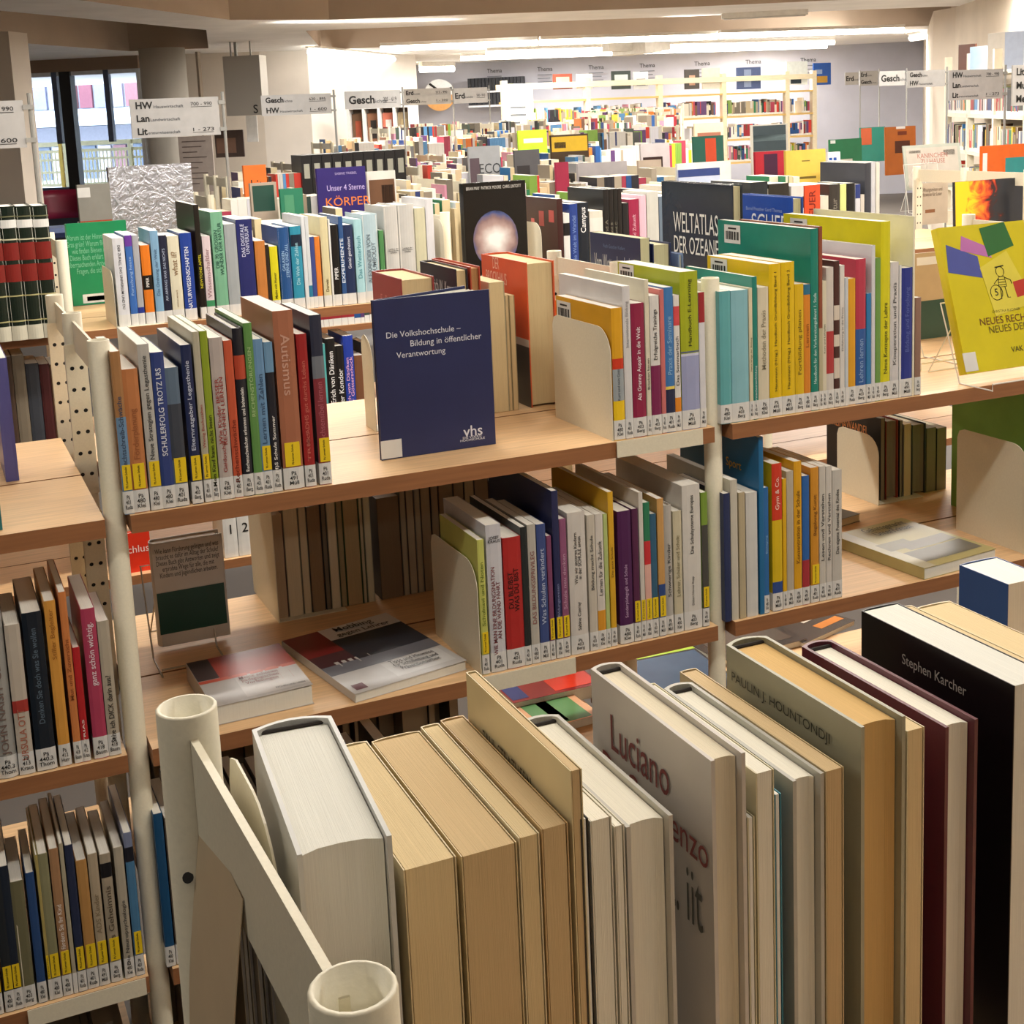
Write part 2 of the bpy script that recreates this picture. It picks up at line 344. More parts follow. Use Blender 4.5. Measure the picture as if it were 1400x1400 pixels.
# ================================================================== RACKS
ZB = [H-.549, H-.909, H-1.268, H-1.60]
PO = (-.32, .015, .30)            # posts: front, middle, back of a double rack
def perf_strip(x0, x1, y, z0, z1, parent, ch=.022, pitch=.036, dx=0):
    """upright plate facing the aisle with two columns of real round holes, dark hollow behind, chamfered top corner"""
    q = MB(); n = 8; w = (x1-x0)/2; rows = int((z1-z0-ch)/pitch); T = .001
    for k in range(rows):
        for c in range(2):
            cx = x0+w*(c+.5); cz = z1-ch-pitch*(k+.5); b = len(q.v); hx = cx+(.001 if c == 0 else -.001)
            sq = [(cx+w/2*sx, cz+pitch/2*sz) for sx, sz in ((1, 0), (1, 1), (0, 1), (-1, 1), (-1, 0), (-1, -1), (0, -1), (1, -1))]
            ci = [(hx+.0036*math.cos(i*math.pi/4), cz+.0036*math.sin(i*math.pi/4)) for i in range(8)]
            for yy in (y-T, y+T): q.v += [(a, yy, e) for a, e in sq+ci]
            for i in range(8):
                j = (i+1) % 8
                q.f += [(b+i, b+j, b+8+j, b+8+i), (b+16+i, b+24+i, b+24+j, b+16+j), (b+8+i, b+8+j, b+24+j, b+24+i)]; q.m += [0]*3
    zl = z1-ch-pitch*rows
    if zl > z0+.001: q.box(x0, x1, y-T, y+T, z0, zl, 0)
    b = len(q.v); pl = [(x0, z1), (x1-ch*.8, z1), (x1, z1-ch), (x0, z1-ch)]
    for yy in (y-T, y+T): q.v += [(a, yy, e) for a, e in pl]
    q.f += [(b, b+1, b+2, b+3), (b+7, b+6, b+5, b+4)]+[(b+i, b+(i+1) % 4, b+4+(i+1) % 4, b+4+i) for i in range(4)]; q.m += [0]*6
    q.box(x0+.0015, x1-.0015, y+T+.0004, y+T+.0012, z0, z1-ch-.004, 1)  # black backing sheet stands in for the shade inside the post
    q.box(x0, x0+.0008, y+T, y+.012, z0, z1-.004, 0); q.box(x1-.0008, x1, y+T, y+.012, z0, z1-ch, 0)
    q.build('perforated_strip', [CREAM, BLACK], parent)
def rack(yc, posts, label, detail=2, sides=(1, 1), group=None, nb=4, barz=.05, PO=PO, xo=(0, 0, 0), up=0):
    r = thing('book_rack', (posts[0], yc, 0), label, 'shelving rack', group)
    ox, oy = posts[0], yc
    def bb(name, x0, x1, y0, y1, z0, z1, m): return bx(name, x0-ox, x1-ox, y0-oy, y1-oy, z0, z1, m, r)
    top = H-.295+up; R = .0157
    for pi, xx0 in enumerate(posts):
        for k in range(3):
            x = xx0+(xo[k] if pi == 0 else 0); y = yc+PO[k]; q = MB(); n = 20
            if detail > 1:
                ro = [(x-ox+R*math.cos(i*2*math.pi/n), y-oy+R*math.sin(i*2*math.pi/n)) for i in range(n)]
                ri = [(x-ox+(R-.0022)*math.cos(i*2*math.pi/n), y-oy+(R-.0022)*math.sin(i*2*math.pi/n)) for i in range(n)]
                rm = [((c[0]-(x-ox))*.96+(x-ox), (c[1]-(y-oy))*.96+(y-oy)) for c in ro]
                q.v = [(a, b, 0) for a, b in ro]+[(a, b, top-.0008) for a, b in ro]+[(a, b, top) for a, b in rm]+[(a, b, top) for a, b in ri]+[(a, b, top-.25) for a, b in ri]
                for s_ in range(4):
                    for i in range(n): j = (i+1) % n; q.f.append((s_*n+i, s_*n+j, (s_+1)*n+j, (s_+1)*n+i)); q.m.append(0)
                q.f.append(tuple(4*n+i for i in range(n))); q.m.append(0)
                q.build('post', CREAM, r, smooth=True)
            else:
                q.prism([(x-ox+R*math.cos(i*math.pi/4), y-oy+R*math.sin(i*math.pi/4)) for i in range(8)], 0, top); q.build('post', CREAM, r)
        for k in (0, 1):
            y0, y1 = yc+PO[k]+.012, yc+PO[k+1]-.012
            xa_, xb_ = (xx0+xo[k], xx0+xo[k+1]) if pi == 0 else (xx0, xx0); x = xx0
            q = MB(); q.prism([(xa_-.002-ox, y0-oy), (xa_+.002-ox, y0-oy), (xb_+.002-ox, y1-oy), (xb_-.002-ox, y1-oy)], top-.012-barz, top-.012); q.build('top_bar', CREAM, r)
            if detail > 1 and abs(posts[0]-.1) > .05:
                ys = yc+PO[k+1]-R-.0025-oy
                for za, zb in ((ZB[0]-.05, H-.345), (ZB[1]-.05, ZB[0]-.06)): perf_strip(x-.0185-ox, x+.0155-ox, ys, za, zb, r)
    for i in range(len(posts)-1):
        x0, x1 = posts[i]+.018, posts[i+1]-.018
        for z in [zz+up for zz in ZB[:nb]]:
            for s_ in (0, 1):
                y0, y1 = (yc-.355, yc-.072) if s_ == 0 else (yc-.066, yc+.235)
                q = MB(); q.box(x0-ox, x1-ox, y0-oy, y1-oy, z-.027, z, 0)
                q.m[2] = 1; q.m[4] = 1; q.m[3] = q.m[5] = 1; q.m[0] = 0
                q.build('shelf_board', [WOODT, WOODE], r)
    return r
XB = [-.78, .225, 1.243, 2.37, 3.5]
rackA = rack(.418, [.103, 1.15, 2.2], 'cream steel rack with open tube posts closest to the viewer, fore edges outward', 2, (1, 1), barz=.055, PO=(-.26, .0, .262), xo=(.014, .008, 0))
hp = aty(257, 1200, .6655); rackA_o = Vector(rackA.location); vv = (Vector((0, 0, H))-hp).normalized(); u1 = vv.orthogonal().normalized(); u2 = vv.cross(u1)
obj('dark_hole_disc', [tuple(hp-rackA_o+vv*o_+u1*(.0029*math.cos(i*math.pi/6))+u2*(.0029*math.sin(i*math.pi/6))) for o_ in (.0, -.004) for i in range(12)], [tuple(range(12)), tuple(range(12, 24))[::-1]]+[(i, i+12, (i+1) % 12+12, (i+1) % 12) for i in range(12)], BLACK, rackA)  # black disc: the shade inside a tube hole, put into the colour
rackB = rack(2.32, XB, 'long cream tube rack with beech boards holding the navy display book', 2)
rackC = rack(4.255, [-.75, .37, 1.50, 2.67, 3.84], 'beech and cream rack directly behind the navy display book rack', 2, nb=3)
XS = {}
YR = [6.19, 8.12, 10.05, 11.98, 13.91, 15.84, 17.3]
UPS = [0, 0, 0, .10, .19, .25, .28]
for i, Y in enumerate(YR):
    x0 = aty((262, 292, 385, 440, 520, 575, 610)[i], 200, Y).x
    while ((lambda p: (p.dot(WD) > 15.6 and p.dot(UD)/p.dot(WD) < -.09))(Vector((x0, Y, 0)))): x0 += 1.16
    n = 5 if i < 5 else 5
    xe = x0; ps = [x0]
    while len(ps) < 8 and (Vector((ps[-1]+1.16, Y, 0)).dot(UD) < UR-2.6) and (Vector((ps[-1]+1.16, Y, 0)).dot(WD) < 22.5): ps.append(ps[-1]+1.16)
    if len(ps) < 2: XS[i] = (x0, x0, Y); continue
    XS[i] = (ps[0], ps[-1], Y)
    ords = ['third', 'fourth', 'fifth', 'sixth', 'seventh', 'eighth', 'ninth', 'tenth'][i]
    rack(Y, ps, f'cream tube rack packed with books, {ords} rack counting away from the vhs book', 1, nb=2, up=UPS[i])
# ================================================================== RACK B, TOP BOARD, FRONT
YF = 1.972
G1 = 'books on the top board of the middle rack'
T1 = [
 (150, 164, 481, 'a97b4f', 'tan and blue', D(bands=[(.0, .60, '6d8fb0')], sticker=True, title='Rechtschreib-Schwäche', tlen=.45, tpos=.5, tcol='3c4a60')),
 (166, 188, 505, 'bd7a4b', 'plain orange brown', D(sticker=True, title='Förderplanung', tlen=.35, tpos=.55, tcol='a05f38', d=.14)),
 (187, 203.5, 471, 'b9b7b1', 'tall light grey', D(sticker=True, title='Neue Strategien gegen Legasthenie', tlen=.62, tpos=.62, tcol='3a3a3a', d=.2)),
 (205, 223.5, 482, '31437f', 'royal blue', D(title='SCHULERFOLG TROTZ LRS', tlen=.56, tpos=.62, tcol='dfe3ee', d=.16)),
 (224.5, 243.5, 503, '5f7286', 'short slate blue', D(sticker=True, bands=[(.34, .74, '3f4550')], d=.15)),
 (246, 261, 472, '1f2b52', 'navy Elternratgeber', D(sticker=True, title='Elternratgeber Legasthenie', tlen=.56, tpos=.62, tcol='ccd3e4', d=.2)),
 (262, 272, 454, 'b3ad98', 'pale khaki', D(sticker=True, title='Wenig Buchstaben', tlen=.4, tpos=.45, tcol='a04a40', d=.2)),
 (272.5, 283, 453, '8da02c', 'olive green', D(title='Mein Kind kann nicht lesen', tlen=.42, tpos=.3, tcol='23260c', d=.2)),
 (285, 304, 462, 'b7aca6', 'white and red lettered', D(title='Wie Kinder BESSER\nRECHNEN LERNEN', tlen=.42, tsize=.6, tpos=.55, tcol='9c3a34', author='Gaidoschik')),
 (305, 317, 466, 'c4573a', 'slim red orange', D(title='Rechenschwäche', tlen=.4, tpos=.3, tcol='7f2c18')),
 (317, 332, 449, '23242c', 'black red banded', D(bands=[(.70, .84, 'b84a33')], title='Rechenschwächen erkennen und behandeln', tlen=.5, tpos=.4, d=.19, hard=True)),
 (332, 344, 442, '5f8f4c', 'grass green', D(title='RECHENSTÖRUNGEN', tlen=.4, tpos=.66, tcol='a8c58c', d=.2)),
 (345.5, 359, 464, '6a92b8', 'sky blue', D(sticker=True, title='Lernen mit Zahlen', tlen=.45, tpos=.55, tcol='3c5878')),
 (360, 372, 468, '20222c', 'black with blue top', D(bands=[(.80, 1.0, '6b93b4')], title='AD(H)S Schule Sommer', tlen=.5, tpos=.28)),
 (372, 400, 425, 'a5694e', 'thick salmon Autismus', D(title='Autismus', tlen=.34, tpos=.70, tcol='c79a86', sticker=True, up=False, d=.21, tsize=.45)),
 (404.5, 419, 457, '9c2426', 'dark red TRIAS', D(title='Mit ADHS gut durchs Leben', tlen=.55, tpos=.55, tcol='c66a5c', author='TRIAS')),
 (422.5, 439, 431, '2b3044', 'navy over wine red', D(bands=[(0, .63, '84303a'), (.63, .76, '6f757e')], sticker=True, title='Hochsensibel lernen', tlen=.38, tpos=.42, tcol='b0606a', d=.17)),
]
row(T1, YF, ZB[0], 'middle rack top', G1, depth=.17)
T2 = [
 (835.5, 850.5, 421.4, 'd8a020', 'yellow red grey', D(bands=[(0, .30, 'e8c21c'), (.30, .54, '9aa3a8'), (.54, .62, 'c8371f')], title='Kurt und sein Gott', tlen=.24, tpos=.42, tcol='4a5560', d=.21)),
 (850.5, 861, 391.4, 'd4d2d2', 'tall white', D(title='Internationale Bildung', tlen=.3, tpos=.75, tcol='9a9a9e', d=.24)),
 (862.5, 880.5, 414.9, '8e2146', 'magenta Granny Aupair', D(title='Als Granny Aupair in die Welt', tlen=.55, tpos=.55, tcol='f0e4ea', d=.18)),
 (880.5, 886.5, 383, 'd9d3bd', 'very slim tall cream', D(title='Brücken bauen', tlen=.3, tpos=.4, tcol='333333', d=.22)),
 (888, 901, 404.3, 'd8d6d2', 'white over plum', D(bands=[(.14, .50, '7c2452')], title='Erfolgreiche Trainings', tlen=.36, tpos=.72, tcol='333333')),
 (901.5, 907.5, 396, 'c9706e', 'slim rose', D()),
 (907.5, 920, 393, '3f78b4', 'mid blue', D(bands=[(.13, .30, '252b4a'), (.30, .32, 'e8d060')], title='Praxis der Seminare', tlen=.4, tpos=.6, tcol='8db8dc')),
 (920.5, 928.5, 404, 'e0dcd8', 'white orange footed', D(bands=[(.12, .25, 'e08a28'), (.78, .92, 'd04a50')], title='Das Seminarbuch', tlen=.45, tpos=.52, tcol='444444')),
 (920.6+.4, 954, 371.4, 'a3ad22', 'fat lime E-Learning', D(bands=[(0, .47, '9aa0c4'), (.47, .485, 'c8cbe0'), (.49, .50, '5a6480')], title='Handbuch E-Learning', tlen=.42, tpos=.74, tcol='3a3d10', tsize=.25, d=.22)),
 (955, 963, 400, 'd8d8dc', 'white and brick red', D(bands=[(.78, 1, '9c2a30')])),
]
T2[8] = (929.5,)+T2[8][1:]
row(T2, YF, ZB[0], 'on the middle tray', G1, depth=.18)
T3 = [
 (983.5, 999, 398.6, '5fa8ac', 'aqua', D()),
 (999.5, 1023, 397, '85b9c4', 'wide pale aqua', D()),
 (1023.5, 1028.5, 394, 'd9cfae', 'slim cream yellow', D(title='Neue Wege der Bildung', tlen=.5, tpos=.5, tcol='555533')),
 (1028.5, 1035, 378.6, '1f8074', 'slim sea green', D(title='Erwachsenenbildung', tlen=.3, tpos=.25, tcol='c8e0dc', d=.22)),
 (1036, 1051, 393, 'd6cdb4', 'quiet cream', D(title='Methoden der Praxis', tlen=.45, tpos=.6, tcol='8f8872')),
 (1051.5, 1068, 361, 'e0bc10', 'yellow lettered Band one', D(title='Hausmann (Hrsg.)  Handbuch Grundbildung Band 1', tlen=.78, tpos=.56, tcol='55480a', tsize=.26, d=.2)),
 (1068.5, 1086.5, 358.6, 'dfbb12', 'yellow lettered Band two', D(title='Hausmann (Hrsg.)  Handbuch Grundbildung Band 2', tlen=.78, tpos=.56, tcol='55480a', tsize=.26, d=.2)),
 (1087, 1099, 388.6, 'dcb61c', 'thin golden yellow', D(title='Fortbildung planen', tlen=.5, tpos=.55, tcol='7a6612')),
 (1099, 1108, 389, 'd8862a', 'amber with blue cap', D(bands=[(.0, .10, 'c03c28'), (.92, 1., '2b6f8e')], title='Lernen', tlen=.4, tpos=.6, tcol='9c5a18')),
 (1108.5, 1119, 312.9, '17806f', 'tall teal green', D(title='Handbuch für den Vorbereitungsdienst 1. Stufe', tlen=.5, tpos=.4, tcol='c8e4de', d=.3)),
 (1119.5, 1124.5, 310, '8a4a34', 'slim tall rust', D(bands=[(0, .45, 'b8b090')], d=.25)),
 (1124.5, 1130, 384, 'd8d0b8', 'slim ivory', D(title='Kurs und Lehrplan', tlen=.4, tcol='666655')),
 (1130, 1140, 365.7, 'cfc8c0', 'white with red centre', D(bands=[(.25, .55, 'b03a3c')])),
 (1140.5, 1148, 357, '4a2a26', 'patterned dark brown', D(bands=[(.2, .34, 'd8ccbc'), (.42, .50, 'd8ccbc'), (.6, .7, 'd8ccbc')])),
 (1148.5, 1155, 363, 'd8d4ce', 'white Einführung', D(title='Einführung in die Praxis', tlen=.5, tcol='777777')),
 (1155.5, 1160, 380, 'c4ccd4', 'thin bluish white', D()),
 (1160, 1170, 381, 'dca024', 'ochre yellow', D()),
 (1170.5, 1184.5, 354.3, 'b83a50', 'pink over blue', D(bands=[(0, .52, '2c5a9c')], title='Lehren lernen', tlen=.3, tpos=.3, tcol='8aa8d0')),
 (1185, 1191.5, 401.4, '2e7ab0', 'low azure', D()),
 (1192, 1197, 335.7, 'd4d4d8', 'tall slim white', D(d=.24)),
 (1197.5, 1204.5, 353, '6f9a4c', 'moss green', D()),
 (1205, 1218, 302.9, 'd6cf1c', 'tall lemon yellow', D(title='Neue Konzepte der Lehre', tlen=.4, tpos=.35, tcol='5a5a10', d=.3)),
 (1218, 1229.5, 358.6, 'cfcccc', 'pale grey white', D(title='Kooperation und Praxis', tlen=.6, tcol='555555')),
 (1230, 1233, 363, 'dcdcdc', 'paper thin white', D()),
 (1233.5, 1248.5, 366.3, '27358a', 'ultramarine', D(title='Bildung und Forschung', tlen=.5, tpos=.6, tcol='5a68b0')),
 (1249, 1251.5, 296, 'e4dfc8', 'very tall ivory', D(call=0, d=.3)),
 (1252, 1260, 407, '8f6f60', 'brown grey', D()),
]
row(T3, YF, ZB[0], 'beyond the middle post', G1, depth=.18)
def barcode(parent, loc, w_, h_, rz=-R90, name='barcode_label'):
    """white sticker with black bars lying in local XZ, turned to face -x (rz=-90 deg) or -y (0)"""
    q = MB(); q.box(-w_/2, w_/2, -.0004, 0, -h_/2, h_/2, 0); x = -w_*.4
    rnd = random.Random(3)
    while x < w_*.38:
        b = rnd.choice((.004, .008, .012))*w_/.14; q.box(x, x+b, -.0007, -.0004, -h_*.3, h_*.15, 1); x += b+rnd.choice((.004, .008))*w_/.14
    q.box(-w_*.25, w_*.25, -.0007, -.0004, h_*.27, h_*.36, 1)
    o = q.build(name, [LAB, BLACK], parent); o.location = loc; o.rotation_euler = (0, 0, rz); return o
def Xat2(x, y): return aty(x, y, YF).x
def bycolor(word):
    for o in bpy.data.objects:
        if 'label' in o and o['label'].startswith(word): return o
for wd, fr, dz in (('tall teal green', .83, .025), ('tall lemon yellow', .83, .025), ('yellow red grey', .85, .025), ('yellow lettered Band one', .8, .02), ('fat lime', .85, .02)):
    o = bycolor(wd); 
    if o:
        cv = [c for c in o.children if c.name.startswith('cover')][0]; X = cv.dimensions if 0 else None
        hh = max(v.co.z for v in cv.data.vertices); dd = max(v.co.y for v in cv.data.vertices)
        barcode(o, (-.0003, dd*fr, hh-dz), .055, .035)
T2X = Xat2(835.5, 421.4); T4X = Xat2(652, 738.3)
# ------------------------------------------------------------------ bookends with a lip
def bookend(X, Y, zb, label, d=.21, h=.175, lip=0, flip=False, mt=None):
    r = thing('bookend', (X, Y, zb), label, 'bookend', 'sheet metal bookends'); s = -1 if flip else 1
    mt = mt or CREAM
    pts = [(0, 0)]+[(0, h-.045)]+[(.045-.045*math.cos(a), h-.045+.045*math.sin(a)) for a in [i*math.pi/12 for i in range(1, 7)]]+[(d-.02, h), (d-.006, h-.005), (d, h-.02), (d, 0)]
    vs = [(x, y, z) for x in (-.0012, 0) for y, z in pts]; n = len(pts)
    fs = [tuple(range(n))[::-1], tuple(n+i for i in range(n))]+[(i, (i+1) % n, n+(i+1) % n, n+i) for i in range(n)]
    obj('upright_plate', vs, fs, mt, r)
    L = abs(lip) if lip else .13
    bx('base_plate', 0, L, .003, d-.01, .0, .0012, mt, r)
    if lip: bx('front_lip', 0, L, -.012, -.0105, -.026, .0015, mt, r)
    return r
def Xat(x, y, Y): return aty(x, y, Y).x
b = bookend(T2X-.003, YF-.0, ZB[0], 'cream bookend tray with long front lip beside the yellow red grey book', lip=Xat(963, 590, 1.96)-T2X, h=.19, d=.22)
bookend(T4X-.003, YF, ZB[1], 'cream bookend tray with front lip before the yellow green book, second board', lip=Xat(789, 895, 1.96)-T4X, h=.19)
lX = Xat(36, 1370, 1.96); bookend(lX, YF, ZB[2], 'cream bookend tray with front lip under the lowest visible books', lip=Xat(199, 1336, 1.96)-lX)
# ------------------------------------------------------------------ RACK B, SECOND BOARD
G2 = 'books on the second board of the middle rack'
T4 = [
 (652, 661.5, 738.3, 'c2c668', 'yellow green', D(title='Schulnavi und Noten', tlen=.55, tpos=.6, tcol='70802c', sticker=True, d=.17)),
 (663.5, 684.5, 717.7, 'c9c9cf', 'white Bildungsnation', D(title='WIE MAN EINE BILDUNGSNATION\nAN DIE WAND FÄHRT', tlen=.60, tpos=.42, tsize=.6, tcol='7c3c44', d=.19, topname='JOSEF\nKRAUS')),
 (687, 712, 734.8, 'b02a2a', 'bright red', D(title='DU BLEIBST\nWAS DU BIST', tlen=.33, tpos=.6, tsize=.6, tcol='2a0d0e')),
 (711, 719.5, 721, '20292c', 'black green', D(d=.22)),
 (720.5, 732, 717.7, 'b8b4aa', 'grey Bildungsprivileg', D(title='DAS BILDUNGSPRIVILEG', tlen=.52, tpos=.55, tcol='8c5a58', d=.18)),
 (733, 745.5, 717, '3c4f86', 'dusty blue', D(title='Was Schulen verändert', tlen=.55, tcol='b8c4dc')),
 (747, 753.5, 733, '7f4468', 'small plum', D(sticker=True)),
 (753.5, 762.5, 671.4, '252c55', 'very tall navy', D(sticker=True, title='Bildungswesen', tlen=.25, tpos=.35, tcol='8890b8', d=.27)),
 (764.5, 773.5, 709.8, '8f5578', 'mauve', D(sticker=True, title='Schule neu denken', tlen=.4, tcol='c8a0b8')),
 (775.5, 799.5, 700.6, 'd2cdc6', 'broad white SCHULE', D(title='Was wir unseren Kindern\nin der SCHULE antun', tlen=.36, tpos=.68, tsize=.42, tcol='333333', author='Sabine Czerny', d=.2)),
 (802, 813, 704.6, 'c8c1b3', 'beige', D(title='Bildung macht Schule', tlen=.4, tpos=.65, tcol='444444')),
 (813.5, 824, 703, 'd6d0c8', 'white orange footed', D(bands=[(.13, .29, 'dc9a30')], title='Lernen für die Zukunft', tlen=.4, tpos=.6, tcol='555555')),
 (824.5, 830, 703, 'b4c47c', 'pale green', D()),
 (830.5, 838, 673, 'd8a82a', 'tall ochre', D(title='Die gute Schule', tlen=.3, tpos=.55, tcol='7a5a10', d=.22)),
 (844, 862.5, 699, '4d1f52', 'dark purple', D(title='Sonderpädagogik und Schule', tlen=.4, tpos=.4, tcol='c0a0c4')),
 (863.5, 872, 696, '55264a', 'aubergine', D(sticker=True)),
 (872.5, 878.5, 673.7, 'd0cbc2', 'tall white stickered', D(sticker=True, d=.24)),
 (879.5, 888, 687.4, '2a7a58', 'green red pink', D(bands=[(0, .55, 'e0b0a4'), (.55, .72, 'c8333a')], sticker=True)),
 (888.5, 897, 703, '33607c', 'petrol blue', D(sticker=True)),
 (898, 907, 682, 'c89a5c', 'tan topped blue', D(bands=[(0, .38, '2c4a86')], sticker=True, d=.2)),
 (907.5, 918.5, 691, 'b6b3ac', 'grey children', D(title='Schwierige Kinder', tlen=.5, tpos=.5, tcol='3a3a3a', hard=True)),
 (920, 931.5, 699, 'c8c0a4', 'sand coloured', D(title='Lehrer, Schüler und Schule', tlen=.5, tcol='8a8468')),
 (932.5, 957, 663.4, 'd4d1ca', 'large white Schulsysteme', D(title='Die Schulsysteme Europas', tlen=.4, tpos=.73, tsize=.25, tcol='2a2a2a', author='Döbert Hörner Kopp', d=.24)),
 (958.5, 967, 673.7, '7a9a3c', 'green over dark grey', D(bands=[(0, .76, '4a4a46')], sticker=True)),
]
row(T4, YF, ZB[1], 'second board', G2, depth=.18)
T5 = [
 (989, 998, 675, '26345c', 'dark navy', D(call=0)), (998.5, 1008, 656.6, 'c8c3b4', 'stone grey', D(call=0, d=.22)), (1010, 1018.5, 673.7, 'b8ab8c', 'beige', D(call=0)),
 (1020, 1035.5, 673.7, 'd0d0cc', 'white ring bound', D(call=0)),
 (1037, 1043.5, 598, '1f6a9c', 'towering blue', D(call=0, d=.27, face=[(.8, .3, 'Sport', 'e0b040', .05)])),
 (1044, 1050.5, 667, '2c6aa8', 'cobalt blue', D(title='Bewegung', tlen=.4, tcol='90b8dc')),
 (1055.5, 1069, 634, 'd8b81c', 'red and yellow Gym', D(bands=[(0, .2, '2c4a8c'), (.62, 1, 'cf3a24')], title='Gym & Co.', tlen=.22, tpos=.8, tcol='f2d8cc', d=.2)),
 (1070, 1075, 655, 'dcae1c', 'thin yellow', D()), (1075.5, 1085, 644.6, 'b8ae9c', 'greige', D()),
 (1085.5, 1096, 631, 'dca320', 'tall mustard', D(title='Konzentration in der Schule', tlen=.5, tcol='7a560c', d=.2)),
 (1097, 1106.5, 651, '2a62a8', 'blue and red', D(bands=[(0, .35, 'a8333a')], d=.17)),
 (1108.5, 1119.5, 639.4, 'cf8f2c', 'amber Kunst', D(title='Begabung Kunst', tlen=.3, tpos=.65, tcol='7a4c10', sticker=True)),
 (1120.5, 1129, 638, 'c9c4ba', 'first of three white', D(title='Lesen und Verstehen', tlen=.5, tcol='444444')),
 (1129.5, 1137.5, 637.7, 'cdc8c0', 'middle white', D(title='Rechnen und Verstehen', tlen=.5, tcol='444444')),
 (1138.5, 1151.5, 643, 'c4c0b8', 'outer white Potential', D(title='Das eigene Potential des Kindes', tlen=.5, tpos=.6, tcol='333333')),
]
row(T5, YF, ZB[1], 'second board right part', G2, depth=.17)
# left section, second and third boards
T6 = [
 (-26, 2, 841, '9c9c98', 'grey JOHN NAISH', D(title='JOHN NAISH  GENUG', tlen=.7, tpos=.5, tcol='74625c', d=.17, hard=True)),
 (5, 27, 855, 'c0b6a8', 'beige URSULA OTT', D(bands=[(.42, .50, 'a83a34')], title='URSULA OTT', tlen=.34, tpos=.27, tcol='b06a54', d=.15)),
 (28.5, 56.5, 837.7, '14202c', 'blue black', D(title='Denken Sie doch was Sie wollen', tlen=.6, tpos=.6, tcol='5f7080', call=2, d=.17)),
 (59, 75.5, 822, 'd89a44', 'light orange', D(title='Stiller Begleiter', tlen=.3, tpos=.8, tcol='a86c28', d=.17)),
 (79, 90, 810, 'cf8048', 'terracotta', D(bands=[(.0, .12, 'cf8048')], title='Mut und Zuversicht', tlen=.5, tcol='9c5428', d=.17)),
 (98.5, 109, 885.7, 'b8242a', 'low crimson TRIAS', D(author='TRIAS', d=.14)),
 (105.5+4, 129.5, 832.6, 'b0405e', 'raspberry pink', D(title='ganz schön wichtig.', tlen=.42, tpos=.7, tcol='f0dce4', tsize=.55, d=.17)),
 (132, 149, 849.7, 'b4aa98', 'beige DICK', D(title='Sehe ich DICK darin aus?', tlen=.5, tpos=.35, tcol='222222', d=.14)),
]
row(T6, YF, ZB[1], 'far end of middle rack', 'books at the end of the middle rack', call=2)
T7 = [
 (-30, -16, 1200, '4a5a3c', 'dull green', D(sticker=True)), (-14, 0, 1190, '20262c', 'black', D(sticker=True)),
 (-1, 11, 1185, '1d2736', 'dark navy', D(sticker=True)), (13, 32, 1205.7, '6f6c50', 'olive grey', D(d=.14)), (34, 46.5, 1193.7, '2a4a7c', 'denim blue', D(d=.14)),
 (47, 50.5, 1170, 'b0a060', 'slim yellowish', D(sticker=True)), (51, 65, 1168, '8c8a68', 'khaki', D(sticker=True)), (66, 79.5, 1161, 'a8805c', 'brown Kind', D(title='So fördern Sie Ihr Kind', tlen=.35, tpos=.45, tcol='eee8e0', sticker=True)),
 (80, 86, 1154, 'b0a890', 'thin cream', D()), (87.5, 99.5, 1156, '27304c', 'midnight blue', D(sticker=True)), (103, 118.5, 1176.5, 'b88a50', 'orange tan', D(sticker=True)),
 (119, 133, 1168, 'b4a58c', 'cream ADS', D(sticker=True, title='ADS Kinder', tlen=.3, tcol='8a7a60')), (135.5, 151, 1168, 'a89c88', 'white with black top', D(bands=[(.82, .93, '15151a')], sticker=True, title='Das Geheimnis', tlen=.5, tpos=.5, tcol='554a3c')),
 (154.5, 168, 1159, 'b2aa98', 'ivory', D(title='Die Neuropsychologie', tlen=.5, tpos=.35, tcol='444444')), (168, 180, 1139, '7c86a4', 'blue starred', D(bands=[(.80, .90, '1a1c28'), (.0, .80, '4a7ca4')], sticker=True)),
]
row(T7, YF, ZB[2], 'third board, far end', 'books on the third board of the middle rack', call=1, depth=.16)
row([(209, 222, 1113, '144a74', 'single steel blue', D(title='', label='steel blue book glimpsed between the two cream posts, third board'))], YF, ZB[2], '', 'books on the third board of the middle rack')
T7b = [(224+i*18, 241+i*18, 1118-6*math.sin(i*2.1)-i*3, c, n, D(lite=True)) for i, (c, n) in enumerate([('5a5046', 'taupe'), ('39343a', 'dark plum'), ('6c5a48', 'brown'), ('443a34', 'umber'), ('7a6c58', 'drab'), ('2c2c30', 'charcoal')])]
row(T7b, YF, ZB[2], 'third board behind the nearest post', 'books on the third board of the middle rack')
# teal book on the top board, far end
pz = aty(6, 700, 2.0)
book((pz.x-.035, 1.99, ZB[0]+.0005), .03, .16, .12, '146a72', label='small teal book cut off by the picture edge on the end board', group=G1)
book((pz.x-.012+.03, 2.27, ZB[0]+.0005), .02, .16, .2, '5a5a9c', label='violet book with white edge standing behind the small teal one', group=G1)
